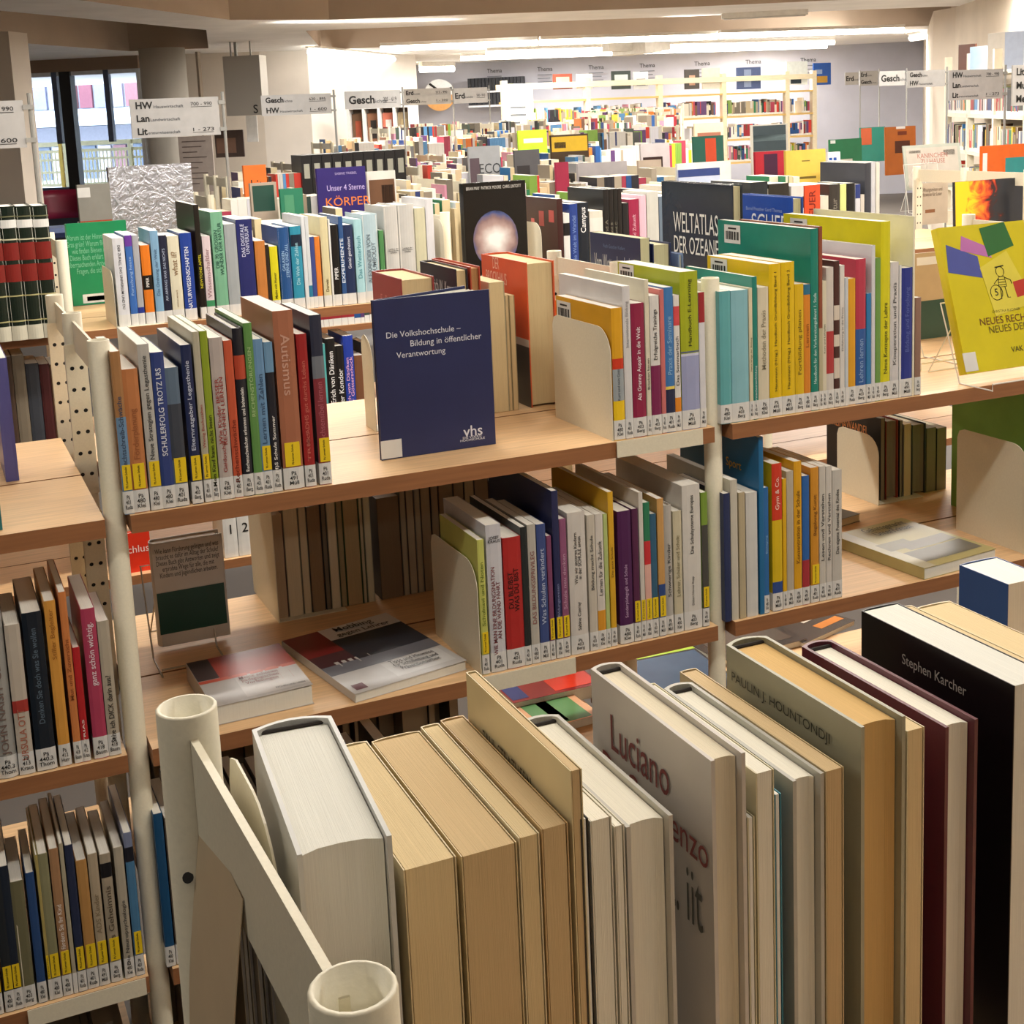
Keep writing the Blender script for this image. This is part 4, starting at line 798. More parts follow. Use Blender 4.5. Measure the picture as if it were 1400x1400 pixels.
# ================================================================== RACK C
YC = 3.915; LN = -.04
G3 = 'books on the top board of the rack behind'
TC = [
 (152.9, 168.9, 325.7, 'd4d6dc', 'white DER ZUFALL', D(title='DER ZUFALL, DAS UNIVERSUM UND DU', tlen=.72, tpos=.56, tcol='4a4a50', up=False, d=.2)),
 (169.7, 179.5, 322, '3a6ab4', 'blue violet topped', D(bands=[(.88, 1, '6a3a9c')], title='Forschung heute', tlen=.5, tcol='9ab8e0', d=.2)),
 (180, 188.6, 322, 'a8aab0', 'grey navy footed', D(bands=[(.12, .20, '26368c')], d=.2)),
 (191.4, 204, 335.4, 'e07a22', 'orange PIPER', D(bands=[(.44, .62, '17120f')], title='PIPER', tlen=.12, tpos=.53, tcol='f4f0ea')),
 (204.3, 215.5, 315.7, '7fa8c8', 'light steel blue', D(title='Die Ordnung der Welt', tlen=.5, tcol='486a8a', d=.21)),
 (216.4, 227, 322, '1c2238', 'dark indigo', D(title='AM ANFANG WAR DAS NICHTS', tlen=.6, tcol='a8b4cc')),
 (228, 243.8, 322.9, 'd9d4bc', 'cream what if?', D(title='what if?', tlen=.28, tpos=.68, tcol='8a6f50', author='RANDALL MUNROE')),
 (245, 261, 318.6, '1f3f94', 'blue NATURWISSENSCHAFTEN', D(title='NATURWISSENSCHAFTEN', tlen=.72, tpos=.48, tsize=.65, tcol='e8ecf8', d=.2)),
 (263.6, 271.2, 280, '17130f', 'tall black apple', D(title='NEWTONS APFEL', tlen=.3, tpos=.42, tcol='c8c020', d=.28)),
 (275.7, 286.8, 322.9, 'd8c8cc', 'pinkish white', D(bands=[(.12, .22, '3a8a5c')], title='Wissenschaftler', tlen=.6, tcol='9a7a80')),
 (287, 303.6, 290, '76ae8e', 'mint 70 WUNDER', D(title='DIE 70 GROSSEN\nWUNDER DER NATUR', tlen=.5, tpos=.65, tsize=.65, tcol='1c5044', d=.22)),
 (305.7, 321.8, 306.4, '9fa5a8', 'plain thick grey', D(d=.2)),
 (322, 343.8, 300, '232a66', 'thick navy DIGITALE', D(title='DAS DIGITALE\nUNIVERSUM', tlen=.34, tpos=.78, tsize=.6, tcol='c8cce8', d=.22)),
 (347.7, 361.8, 329.5, 'c07a3c', 'brown orange', D()), (362.2, 367, 335, '2a2018', 'slim espresso', D()),
 (368, 378.8, 337, 'd6cc20', 'yellow stickman', D(title='Mathe mit Humor', tlen=.4, tpos=.4, tcol='3a3a08')),
 (379, 395.3, 311, '24528c', 'deep blue cosmic', D(title='GALAXIEN\nSTERNE UND ALL', tlen=.4, tpos=.6, tsize=.6, tcol='9cc0e4', hard=True, d=.2)),
 (396, 410.5, 309.5, '2f8fac', 'turquoise', D(bands=[(.76, .9, '16263a')], title='Die Welt der Zahlen', tlen=.5, tcol='a8d8e4', d=.2)),
 (410.8, 415.8, 296, 'd8dce0', 'white slim pair first', D(d=.22)), (416, 421, 296, 'd0d6da', 'white teal footed', D(bands=[(.1, .25, '2a7a9c')], d=.22)),
 (423, 429, 324, '3c4a88', 'violet blue', D()), (429.3, 436.4, 323.7, 'dc7f34', 'tangerine', D()),
 (436.6, 447, 296.7, 'd8cea4', 'cream Darwin', D(title='Darwin', tlen=.14, tpos=.24, tcol='6a5a34', d=.2)),
 (448, 450.5, 300, 'e4e4e0', 'paper white', D()), (451, 461.5, 307.6, '121214', 'black PIPER', D(title='PIPER', tlen=.15, tpos=.4, tcol='f0f0f0', d=.2)),
 (461.8, 468, 296, '2b5288', 'blue EXPERIMENTE', D(title='EXPERIMENTE', tlen=.5, tpos=.5, tcol='e8f0fa', tsize=.7, d=.21)),
 (469, 481.5, 307.6, '1f2f54', 'navy Genial', D(title='Genial gescheitert', tlen=.4, tpos=.65, tcol='d8dcec')),
 (483, 494, 300, 'a8d4dc', 'pale cyan', D(title='Das Wetterbuch', tlen=.5, tcol='5a9aa8')),
 (494.3, 515.8, 293, 'b4ccd6', 'wide HUMBOLDT', D(title='ALEXANDER VON\nHUMBOLDT', tlen=.55, tpos=.5, tsize=.62, tcol='6a7c88', hard=True, d=.17)),
 (518, 524, 315, '4f8a54', 'slim green', D()),
 (524.5, 543.3, 282, 'c9c8c4', 'white lexicon one', D(call=0, hard=True, d=.19)), (543.8, 566, 280, 'c9c8c4', 'white lexicon two', D(call=0, hard=True, d=.19)),
 (566.5, 580.6, 284.4, 'cfccae', 'greenish cream', D(call=0)), (581, 591.6, 272, 'dcdce0', 'tall white', D(call=0, d=.22)),
]
row(TC, YC, ZB[0], 'rack behind', G3, depth=.16, lean=0, lite=True)
for s_, wd in (('1', 'white lexicon one'), ('2', 'white lexicon two')):
    o = bycolor(wd); text(s_, o, BLACK, (.022, -.0012, .075), height=.022, rot=(R90, 0, 0), name='volume_number'); text('Lexikon der\nNaturwissen-\nschaften', o, BLACK, (.023, -.0012, .15), width=.034, rot=(R90, 0, 0), name='title')
TC2 = [
 (761, 769, 272, '3c1c1c', 'maroon black faced', D(d=.25, art=[(-.1, -.25, .72, .86, 'b84a48'), (-.4, -.55, .66, .84, 'b84a48'), (-.7, -.8, .6, .74, 'c8605c')])),
 (770, 778.5, 291.7, 'e0e0dc', 'white black plaque', D(bands=[(.68, .86, '15151a')])), (778.8, 789.4, 279, '24408c', 'royal navy', D(title='Die Welt im Wandel', tlen=.6, tcol='7a94cc', d=.2)),
 (789.6, 804, 277, '16202c', 'black Campus', D(title='Campus', tlen=.32, tpos=.78, tcol='f0f0f0', d=.22, tsize=.7)), (806, 824, 288.5, 'dcd6c8', 'white blue badged', D(bands=[(.6, .9, 'e4e0d8')], d=.14)),
 (824.5, 832, 259, '1a1a1c', 'tall black first', D(title='Band A', tlen=.5, tcol='7a7668', d=.26)), (832.3, 838, 259, '1c1a1a', 'tall black second', D(title='Band B', tlen=.5, tcol='7a7668', d=.26)), (838.3, 844, 258, '181818', 'tall black third', D(title='Band C', tlen=.5, tcol='7a7668', d=.26)), (844.3, 849.5, 258, '201c1c', 'tall black fourth', D(d=.26)),
 (851, 859.2, 277.6, '1f1f22', 'short black', D()), (859.5, 873.4, 272.4, '9a2448', 'crimson', D(title='Klima und Zukunft', tlen=.5, tcol='e0a8b8')), (873.8, 883, 267, 'e0b8c8', 'rose pink', D(d=.22)),
 (884, 900, 262, 'c8c8c0', 'ash white', D()), (901, 925, 268, '6a7a8a', 'storm grey', D()), (926, 950, 264, 'd8d4c4', 'oat', D()), (951, 975, 270, '8a3a3a', 'brick', D()), (976, 1000, 266, 'c8c0a0', 'straw', D()),
 (1026, 1050, 249, '20262c', 'tall charcoal', D(d=.25)), (1051, 1079, 251, '27241f', 'wide peat', D(d=.25)),
 (1082, 1099, 254, 'd0ccc8', 'white A.ANNIE', D(bands=[(.7, .85, '1a1a1a')])), (1100, 1121.5, 253, 'cf4a28', 'vermilion', D(title='FEUER', tlen=.4, tpos=.72, tcol='7c1c10', tsize=.4)),
 (1122, 1133, 268, 'd8d0c0', 'white with photo', D(d=.14)), (1134, 1148.5, 252, '35302c', 'dark sepia', D(title='Die Natur', tlen=.5, tcol='8a8478', d=.2)), (1149, 1157.5, 252, 'd4dc8c', 'pale lime', D()),
 (1158, 1169, 250.5, '121414', 'pitch black', D()), (1170, 1176.5, 252, 'd0d0d4', 'slim bluish', D(bands=[(.8, 1, '2a3a7a')])), (1177, 1182, 266, 'd0c8bc', 'low ecru', D()), (1183, 1191, 223, '3a3c44', 'tall graphite', D(d=.26)), (1191.5, 1197, 221, 'c4c4c8', 'tall silver', D(d=.26)),
 (1198, 1203, 222, 'd4d0c4', 'tall pearl', D(d=.26)),
]
row(TC2, YC, ZB[0], 'rack behind, beyond Bang', G3, depth=.17, lite=True)
bookend(aty(742, 365, 3.9).x-.0, 3.9, ZB[0], 'cream bookend beside the maroon black faced book, rack behind', h=.2, d=.2)
bookend(aty(160, 330, 3.9).x-.02, 3.9, ZB[0], 'cream bookend before the white DER ZUFALL book', h=.16, d=.22)
bookend(aty(598, 300, 3.95).x, 3.9, ZB[0], 'tall cream bookend after the tall white book, rack behind', h=.235, d=.1)
# three large law volumes, dark green and red
x0 = -22
for i in range(4):
    a = aty(x0+i*22.3, 300, 3.85); b2 = aty(x0+(i+1)*22.3-.8, 300, 3.85); zt = aty(x0+i*22.3+10, 283-i*.5, 3.85).z; h = zt-ZB[0]; t = b2.x-a.x
    book((a.x, 3.85, ZB[0]+.0005), t, .2, h, '17241c', hard=True, call=0, lite=True, rough=.25, bands=[(.0, .11, 'cfcbb8'), (.14, .15, 'b0a878'), (.33, .34, 'b0a878'), (.44, .57, '7c2420'), (.60, .73, '7c2420'), (.75, .76, 'c8c4a8'), (.84, .90, 'dcdcd8'), (.92, .93, '6a6a50')], label=['dark green volume with red bands cut off by the picture edge', 'dark green volume with red spine bands, next to the cut off one', 'dark green volume with red bands in the middle of its row', 'dark green red banded volume beside the white rack post'][i], group='dark green volumes with red bands')
disp(88, 172, 304, 4.50, ZB[0], '178a58', 'green book showing its back cover with barcode, rack behind', th=.022, texts=[(.62, .5, 'Warum ist der Himmel blau und das\nGras grün? Warum fliegen Vögel und\nwie finden Bienen nach Hause?\nDieses Buch erklärt die Natur mit\nüberraschenden Antworten auf viele\nFragen, die sich jeder stellt.', '7cc4a0', .19, .13)], art=[(.18, .78, .02, .13, 'd8dcd8'), (.25, .72, .045, .10, '3a3a3a')])
bg = disp(630, 718, 249, 3.93, ZB[0], '0b0b0e', 'black BANG book with glowing planet displayed face-out', th=.03, rough=.25, texts=[(.95, .5, 'BRIAN MAY  PATRICK MOORE  CHRIS LINTOTT', 'c8c4bc', .185, .010), (.115, .5, 'BANG!', 'e4ddd0', .20, .055)])
# planet print
q = MB(); n = 28; cw = .225
def planetmat():
    m = bpy.data.materials.new('planet_print'); m.use_nodes = True; nt = m.node_tree; b = nt.nodes['Principled BSDF']; b.inputs['Roughness'].default_value = .3
    tc = nt.nodes.new('ShaderNodeTexCoord'); gr = nt.nodes.new('ShaderNodeTexGradient'); gr.gradient_type = 'SPHERICAL'; mp = nt.nodes.new('ShaderNodeMapping'); mp.inputs['Scale'].default_value = (11, 11, 11)
    nz = nt.nodes.new('ShaderNodeTexNoise'); nz.inputs['Scale'].default_value = 30; ad = nt.nodes.new('ShaderNodeMath'); ad.operation = 'MULTIPLY_ADD'; ad.inputs[1].default_value = .35
    rp = nt.nodes.new('ShaderNodeValToRGB'); L = nt.links.new
    L(tc.outputs['Object'], mp.inputs[0]); L(mp.outputs[0], gr.inputs[0]); L(tc.outputs['Object'], nz.inputs['Vector']); L(nz.outputs[0], ad.inputs[0]); L(gr.outputs['Fac'], ad.inputs[2]); L(ad.outputs[0], rp.inputs[0]); L(rp.outputs[0], b.inputs['Base Color'])
    e = rp.color_ramp.elements; e[0].position = .12; e[0].color = (.01, .01, .02, 1); e[1].position = 1.05 if 0 else .98; e[1].color = (.9, .88, .85, 1)
    for p_, c in ((.25, (.06, .09, .25, 1)), (.42, (.25, .16, .16, 1)), (.6, (.45, .32, .30, 1))): k = e.new(p_); k.color = c
    return m
o = obj('cover_picture', [(.0, .076*math.cos(i*2*math.pi/n), .09*math.sin(i*2*math.pi/n)) for i in range(n)], [tuple(range(n))], planetmat(), bg); o.location = (.0309, .108, .158)
# C rack, second board
G4 = 'books on the lower board of the rack behind'
row([(441, 444, 470, '5ab0b0', 'sliver of aqua', D()), (444.5, 457.5, 463, '141416', 'black Däniken first', D(title='Erich von Däniken', tlen=.6, tcol='f0f0f0', tsize=.6)), (458, 469, 473, '18181a', 'black bird', D(title='Der Kondor', tlen=.5, tpos=.45, tcol='f0f0f0', tsize=.6)), (468.5, 482, 459, '2440a8', 'blue and magenta', D(title='Erich von Däniken\nDer Götterschock', tlen=.7, tpos=.45, tcol='f0b8e0', tsize=.7)), (484, 497, 486, '7a5038', 'short brown', D()), (497.5, 506, 470, '23262a', 'anthracite', D())], YC, ZB[1], 'lower rear rack', G4, lite=True)
tb = [('tawny', '6a4a38'), ('walnut', '4a3a30'), ('mushroom', '7c7262'), ('slate', '3c4048'), ('oxblood', '4a2224')]
x = aty(0, 520, YC).x-.02; k = 0
while x < .34:
    w_ = .022+.014*rnd.random(); nm, c = tb[k % 5]
    book((x, 3.93, ZB[1]+.0005), w_-.0006, .15, .27+.04*rnd.random(), c, hard=False, lite=True, label='brown shaded book under the dark green volumes with red bands', group='brown books under the dark green volumes'); x += w_+.001; k += 1
row([(1043, 1053.5, 570, 'e0dcd8', 'dotted white', D(bands=[(.5, .9, '2a2a2a')])), (1054, 1072, 565, '1c1a1c', 'black spined low', D()), (1073, 1078.5, 568, 'b8402c', 'narrow scarlet', D()), (1079, 1083.5, 568, '4a2a20', 'narrow brown', D()), (1084, 1096.5, 565, 'ec6a20', 'bright orange', D()), (1097.5, 1110.5, 568, '9cc828', 'apple green', D()), (1111, 1120, 565, 'b81c34', 'cherry red', D()), (1120.5, 1125, 570, 'e8703c', 'coral', D()), (1125.5, 1132, 570, '16202a', 'ink black', D()), (1132.5, 1137, 568, 'c8c8c8', 'chalk', D()), (1137.5, 1146, 570, '24262c', 'jet with white label', D())], YC, ZB[1], 'lower rear rack', G4, lite=True)
row([(303, 322, 700, 'd8d8d4', 'white volume one', D(call=1)), (323, 341, 700, 'd8d8d4', 'white volume two', D(call=1))], YC, ZB[2]+.0, 'low on the rack behind', G4, lite=True)
for s_, wd in (('1', 'white volume one'), ('2', 'white volume two')):
    o = bycolor(wd); text(s_, o, BLACK, (.022, -.0010, .085), height=.028, rot=(R90, 0, 0), name='volume_number')
disp(168, 204, 728, 3.93, 0, 'd8341c', 'red book lettered Schlussakkord glimpsed beneath the top board', th=.02, yb=786, texts=[(.6, .6, 'Schlussa', 'f4d8d0', .1)])
#PART3
# rack B third board, dim books and covers
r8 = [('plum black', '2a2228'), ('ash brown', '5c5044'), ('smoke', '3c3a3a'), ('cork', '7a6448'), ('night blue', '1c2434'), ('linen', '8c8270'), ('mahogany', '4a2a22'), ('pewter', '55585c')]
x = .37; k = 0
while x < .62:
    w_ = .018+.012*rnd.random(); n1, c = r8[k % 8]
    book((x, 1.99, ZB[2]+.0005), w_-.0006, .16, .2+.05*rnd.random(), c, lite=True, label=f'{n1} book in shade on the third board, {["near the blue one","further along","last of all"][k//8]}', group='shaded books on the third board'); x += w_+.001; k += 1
def flatbook(px, py, zb, w_, h_, rz, th, col, label, art):
    p = atz(px, py, zb+th); r = thing('book', (p.x, p.y, zb+.0008), label, 'book', 'covers lying on the third board', rz)
    bx('page_block', .001, w_-.002, .001, h_-.001, .0005, th-.0006, WP, r); bx('cover', 0, w_, 0, h_, th-.0006, th, mat(col, .2, 'cover_'+col), r)
    for (x0, x1, y0, y1, c) in art: bx('cover_picture', x0*w_, x1*w_, y0*h_, y1*h_, th, th+.0004, mat(c, .2, 'print_'+c), r)
flatbook(702, 962, ZB[2], .21, .24, .0, .03, '7c1c1c', 'glossy dark red cover lying on the third board', [(.5, .98, .05, .6, 'c83420'), (.02, .2, .05, .4, '28346c')])
flatbook(722, 1003, ZB[2], .17, .2, .05, .018, 'd8a47c', 'illustrated green and tan cover lying before the dark red one', [(.25, .9, .02, .75, '5c8a58'), (.45, .6, .05, .6, 'b06a50'), (.4, .7, .85, .98, 'e8ecf2')])
flatbook(905, 965, ZB[2], .21, .26, -.05, .02, '20262e', 'dark blue natural history cover with lime edge lying behind Luciano', [(.03, .97, .1, .9, '34506c'), (0, 1, .93, 1, 'a8c83a')])
flatbook(985, 905, ZB[2], .25, .26, .06, .015, '2c2826', 'black brown magazine lying below the ring bound books', [(.1, .9, .1, .5, '4a4038'), (.05, .2, .8, .95, 'd8dce0')])
flatbook(1100, 880, ZB[2], .2, .26, .3, .012, '3a3430', 'second dark magazine with orange stripes lying further along', [(.5, .95, .1, .2, 'c87a30'), (.5, .95, .3, .4, 'c8c0b0')])
# ================================================================== DISTANT BOOKS: one mass, coloured per face
SV, SF, SCc = [], [], []
PAL = ['ece8e0']*3+['d8d0c0']*3+['c8c4bc']*2+['b8a888', 'a89c88', '8c8070', 'b0a490', '9a8a74', '70685c', 'e8dcc0', 'e0c8a0', '2a3a6c', '1a1a1e', '24242c', '9c2430', 'c83a2c', 'd8742c', 'e0c02c', '2c6a9c', '5a90c0', '2a7a54', '7aa040', '5a3a6c', 'c88aa0', '6a4a38', '8a8a8c', '3c4c44', 'a83850', 'd8d8e0', '1f4f8c']
PALL = [hexc(c) for c in PAL]; PG = hexc('e8e0c8'); PG2 = hexc('d8c8a0'); LBc = hexc('e4e4e0')
rs = random.Random(11)
def sbox(O, ex, ey, t, d, h, cols, seg=None):
    """cols: front(spine/fore edge), side, top"""
    b = len(SV)
    P = lambda a, c, z: (O.x+ex.x*a+ey.x*c, O.y+ex.y*a+ey.y*c, O.z+z)
    SV.extend([P(0, 0, 0), P(t, 0, 0), P(t, d, 0), P(0, d, 0), P(0, 0, h), P(t, 0, h), P(t, d, h), P(0, d, h)])
    for q, c in (((4, 5, 6, 7), cols[2]), ((1, 2, 6, 5), cols[1]), ((3, 0, 4, 7), cols[1]), ((2, 3, 7, 6), cols[3])): SF.append(tuple(b+i for i in q)); SCc.append(c)
    if seg:
        zs = [0]+[z*h for z, _ in seg]; cs = [c for _, c in seg]
        for k in range(len(cs)):
            b2 = len(SV); z0, z1 = zs[k], zs[k+1]; SV.extend([P(0, 0, z0), P(t, 0, z0), P(t, 0, z1), P(0, 0, z1)]); SF.append((b2, b2+1, b2+2, b2+3)); SCc.append(cs[k])
    else: SF.append((b, b+1, b+5, b+4)); SCc.append(cols[0])
def fill(O, ex, ey, L, hmax=.26, rev=False, dens=.9, pal=PALL, PG=PG, PG2=PG2):
    x = 0.01
    while x < L-.04:
        if rs.random() < .03: x += .05+.15*rs.random(); continue
        run = rs.random() < .12; c0 = rs.choice(pal); hh = .18+(hmax-.18)*rs.random()
        for k in range(rs.randint(3, 8) if run else 1):
            t = rs.choice((.012, .018, .024, .03, .04)); h = hh if run else .17+(hmax-.17)*rs.random()**1.3; c = c0 if run else rs.choice(pal)
            if x+t > L: break
            d = .13+.08*rs.random(); pg = rs.choice((PG, PG, PG2))
            if rev: sbox(O+ex*x+ey*(.19-d), ex, ey, t-.001, d, h, (pg, c, PG, c))
            else: sbox(O+ex*x, ex, ey, t-.001, d, h, (c, c, PG, pg), seg=[(.15, LBc), (.15+.5*rs.random(), c), (1, c if rs.random() < .7 else rs.choice(pal))])
            x += t
ex, ey = Vector((1, 0, 0)), Vector((0, 1, 0))
for i, (xa, xb, Y) in XS.items():
    n = round((xb-xa)/1.16)
    for k in range(n):
        x0 = xa+k*1.16+.03
        zt_ = ZB[0]+UPS[i]+.001; fill(Vector((x0, Y-.345, zt_)), ex, ey, 1.1); fill(Vector((x0, Y+.02, zt_)), ex, ey, 1.1, rev=True, hmax=.28)
        if i < 3: fill(Vector((x0, Y-.345, ZB[1]+.001)), ex, ey, 1.1)
# rear half of rack C and its unseen spine rows further along, second board
for (x0, x1) in ((.95, 1.48), (1.53, 2.2), (2.25, 2.64), (2.70, 3.15)):
    fill(Vector((x0, 4.28, ZB[0]+.001)), ex, ey, x1-x0, rev=True, hmax=.27)
for (x0, x1) in ((.55, 1.0), (1.53, 1.9), (2.70, 3.2)): fill(Vector((x0, 3.93, ZB[1]+.001)), ex, ey, x1-x0)
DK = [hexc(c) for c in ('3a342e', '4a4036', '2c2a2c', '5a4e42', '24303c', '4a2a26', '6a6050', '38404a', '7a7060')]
DP = hexc('8a7c66')  # covers and pages darkened: shade under the boards put into the colours
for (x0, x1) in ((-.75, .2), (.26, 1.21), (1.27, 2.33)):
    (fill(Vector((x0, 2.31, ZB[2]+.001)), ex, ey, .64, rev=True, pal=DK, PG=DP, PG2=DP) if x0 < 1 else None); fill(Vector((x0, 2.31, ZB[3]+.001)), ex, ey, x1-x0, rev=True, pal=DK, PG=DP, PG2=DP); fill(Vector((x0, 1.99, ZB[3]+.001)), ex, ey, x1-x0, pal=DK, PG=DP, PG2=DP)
# ---- tall beech rack at the far end
YT = 18.6
def tall():
    xs = [aty(x, 150, YT).x for x in (690, 803, 902, 989, 1075, 1112)]
    r = thing('tall_rack', (xs[0], YT, 0), 'tall pale beech rack with display books along its top, far end of the hall', 'shelving rack')
    PB = mat('efe3c4', .5, 'pale_beech', 'wood')
    zr = aty(900, 108, YT).z; zw = aty(950, 129, YT).z
    for x in xs: bx('post', x-xs[0]-.04, x-xs[0]+.04, -.04, .04, 0, zr+.05, PB, r); 
    bx('top_rail', 0, xs[-1]-xs[0], -.05, -.03, zr-.08, zr, PB, r)
    bx('top_rail', 0, xs[-1]-xs[0], .27, .3, zr-.08, zr, PB, r)
    for z in (zw, zw-.36, zw-.72, zw-1.08):
        for a, b in zip(xs, xs[1:]): bx('shelf_board', a-xs[0]+.04, b-xs[0]-.04, -.05, .3, z-.03, z, mat('dcb870', .5, 'beech_light', 'wood'), r)
        if z < zw:
            for a, b in zip(xs, xs[1:]): fill(Vector((a+.05, YT-.02, z+.001)), ex, ey, b-a-.1)
    ip = bx('index_panel', -.02, .42, -.09, -.07, zw-.55, zr-.02, mat('f0ead8', .6, 'panel'), r)
    for k in range(4): bx('printed_line', .05, .3, -.094, -.09, zw-.1-.11*k, zw-.07-.11*k, mat('55585a', .6, 'print'), ip)
    return xs, zw
xs, zw = tall()
# ---- wall shelves along the right-hand wall (books in the building's own axes)
def wallshelf():
    r = thing('wall_shelf', tuple(uw(UR-.05, 9.6, 0)), 'cream wall shelf with books and leaning pictures behind the hanging subject signs', 'shelving rack'); o0 = r.location
    PB = mat('efe6d0', .5, 'cream_laminate'); W0, W1 = 9.5, 13.6
    def u_(name, *a):
        b = MB(); ubox(b, *a); b.v = [(v[0]-o0.x, v[1]-o0.y, v[2]) for v in b.v]; return b.build(name, PB, r)
    wv = W0
    while wv <= W1+.01: u_('post', UR-.36, UR-.30, wv-.03, wv+.03, 0, 1.98); wv += 1.02
    for z in (.4, .78, 1.14, 1.46): u_('shelf_board', UR-.36, UR-.03, W0, W1, z-.03, z)
    u_('shelf_board', UR-.36, UR-.03, W0, W1, 1.78, 1.81)
    for z in (.78, 1.14, 1.46):
        fill(uw(UR-.34, W1-.05, z+.001), -WD, UD, W1-W0-.1, hmax=.24)
    return o0
wallshelf()
me = bpy.data.meshes.new('distant_books'); me.from_pydata(SV, [], SF)
ca_ = me.color_attributes.new('Col', 'FLOAT_COLOR', 'CORNER'); buf = []
for p_, c in zip(SF, SCc): buf += (list(c)+[1.0])*4
ca_.data.foreach_set('color', buf)
mm = bpy.data.materials.new('distant_books'); mm.use_nodes = True; nt = mm.node_tree; at_ = nt.nodes.new('ShaderNodeVertexColor'); at_.layer_name = 'Col'; nt.links.new(at_.outputs[0], nt.nodes['Principled BSDF'].inputs['Base Color']); nt.nodes['Principled BSDF'].inputs['Roughness'].default_value = .45
me.materials.append(mm); o = bpy.data.objects.new('distant_books', me); C.objects.link(o); tag(o, 'packed rows of mixed books on the distant racks and wall shelves', 'books', kind='stuff')
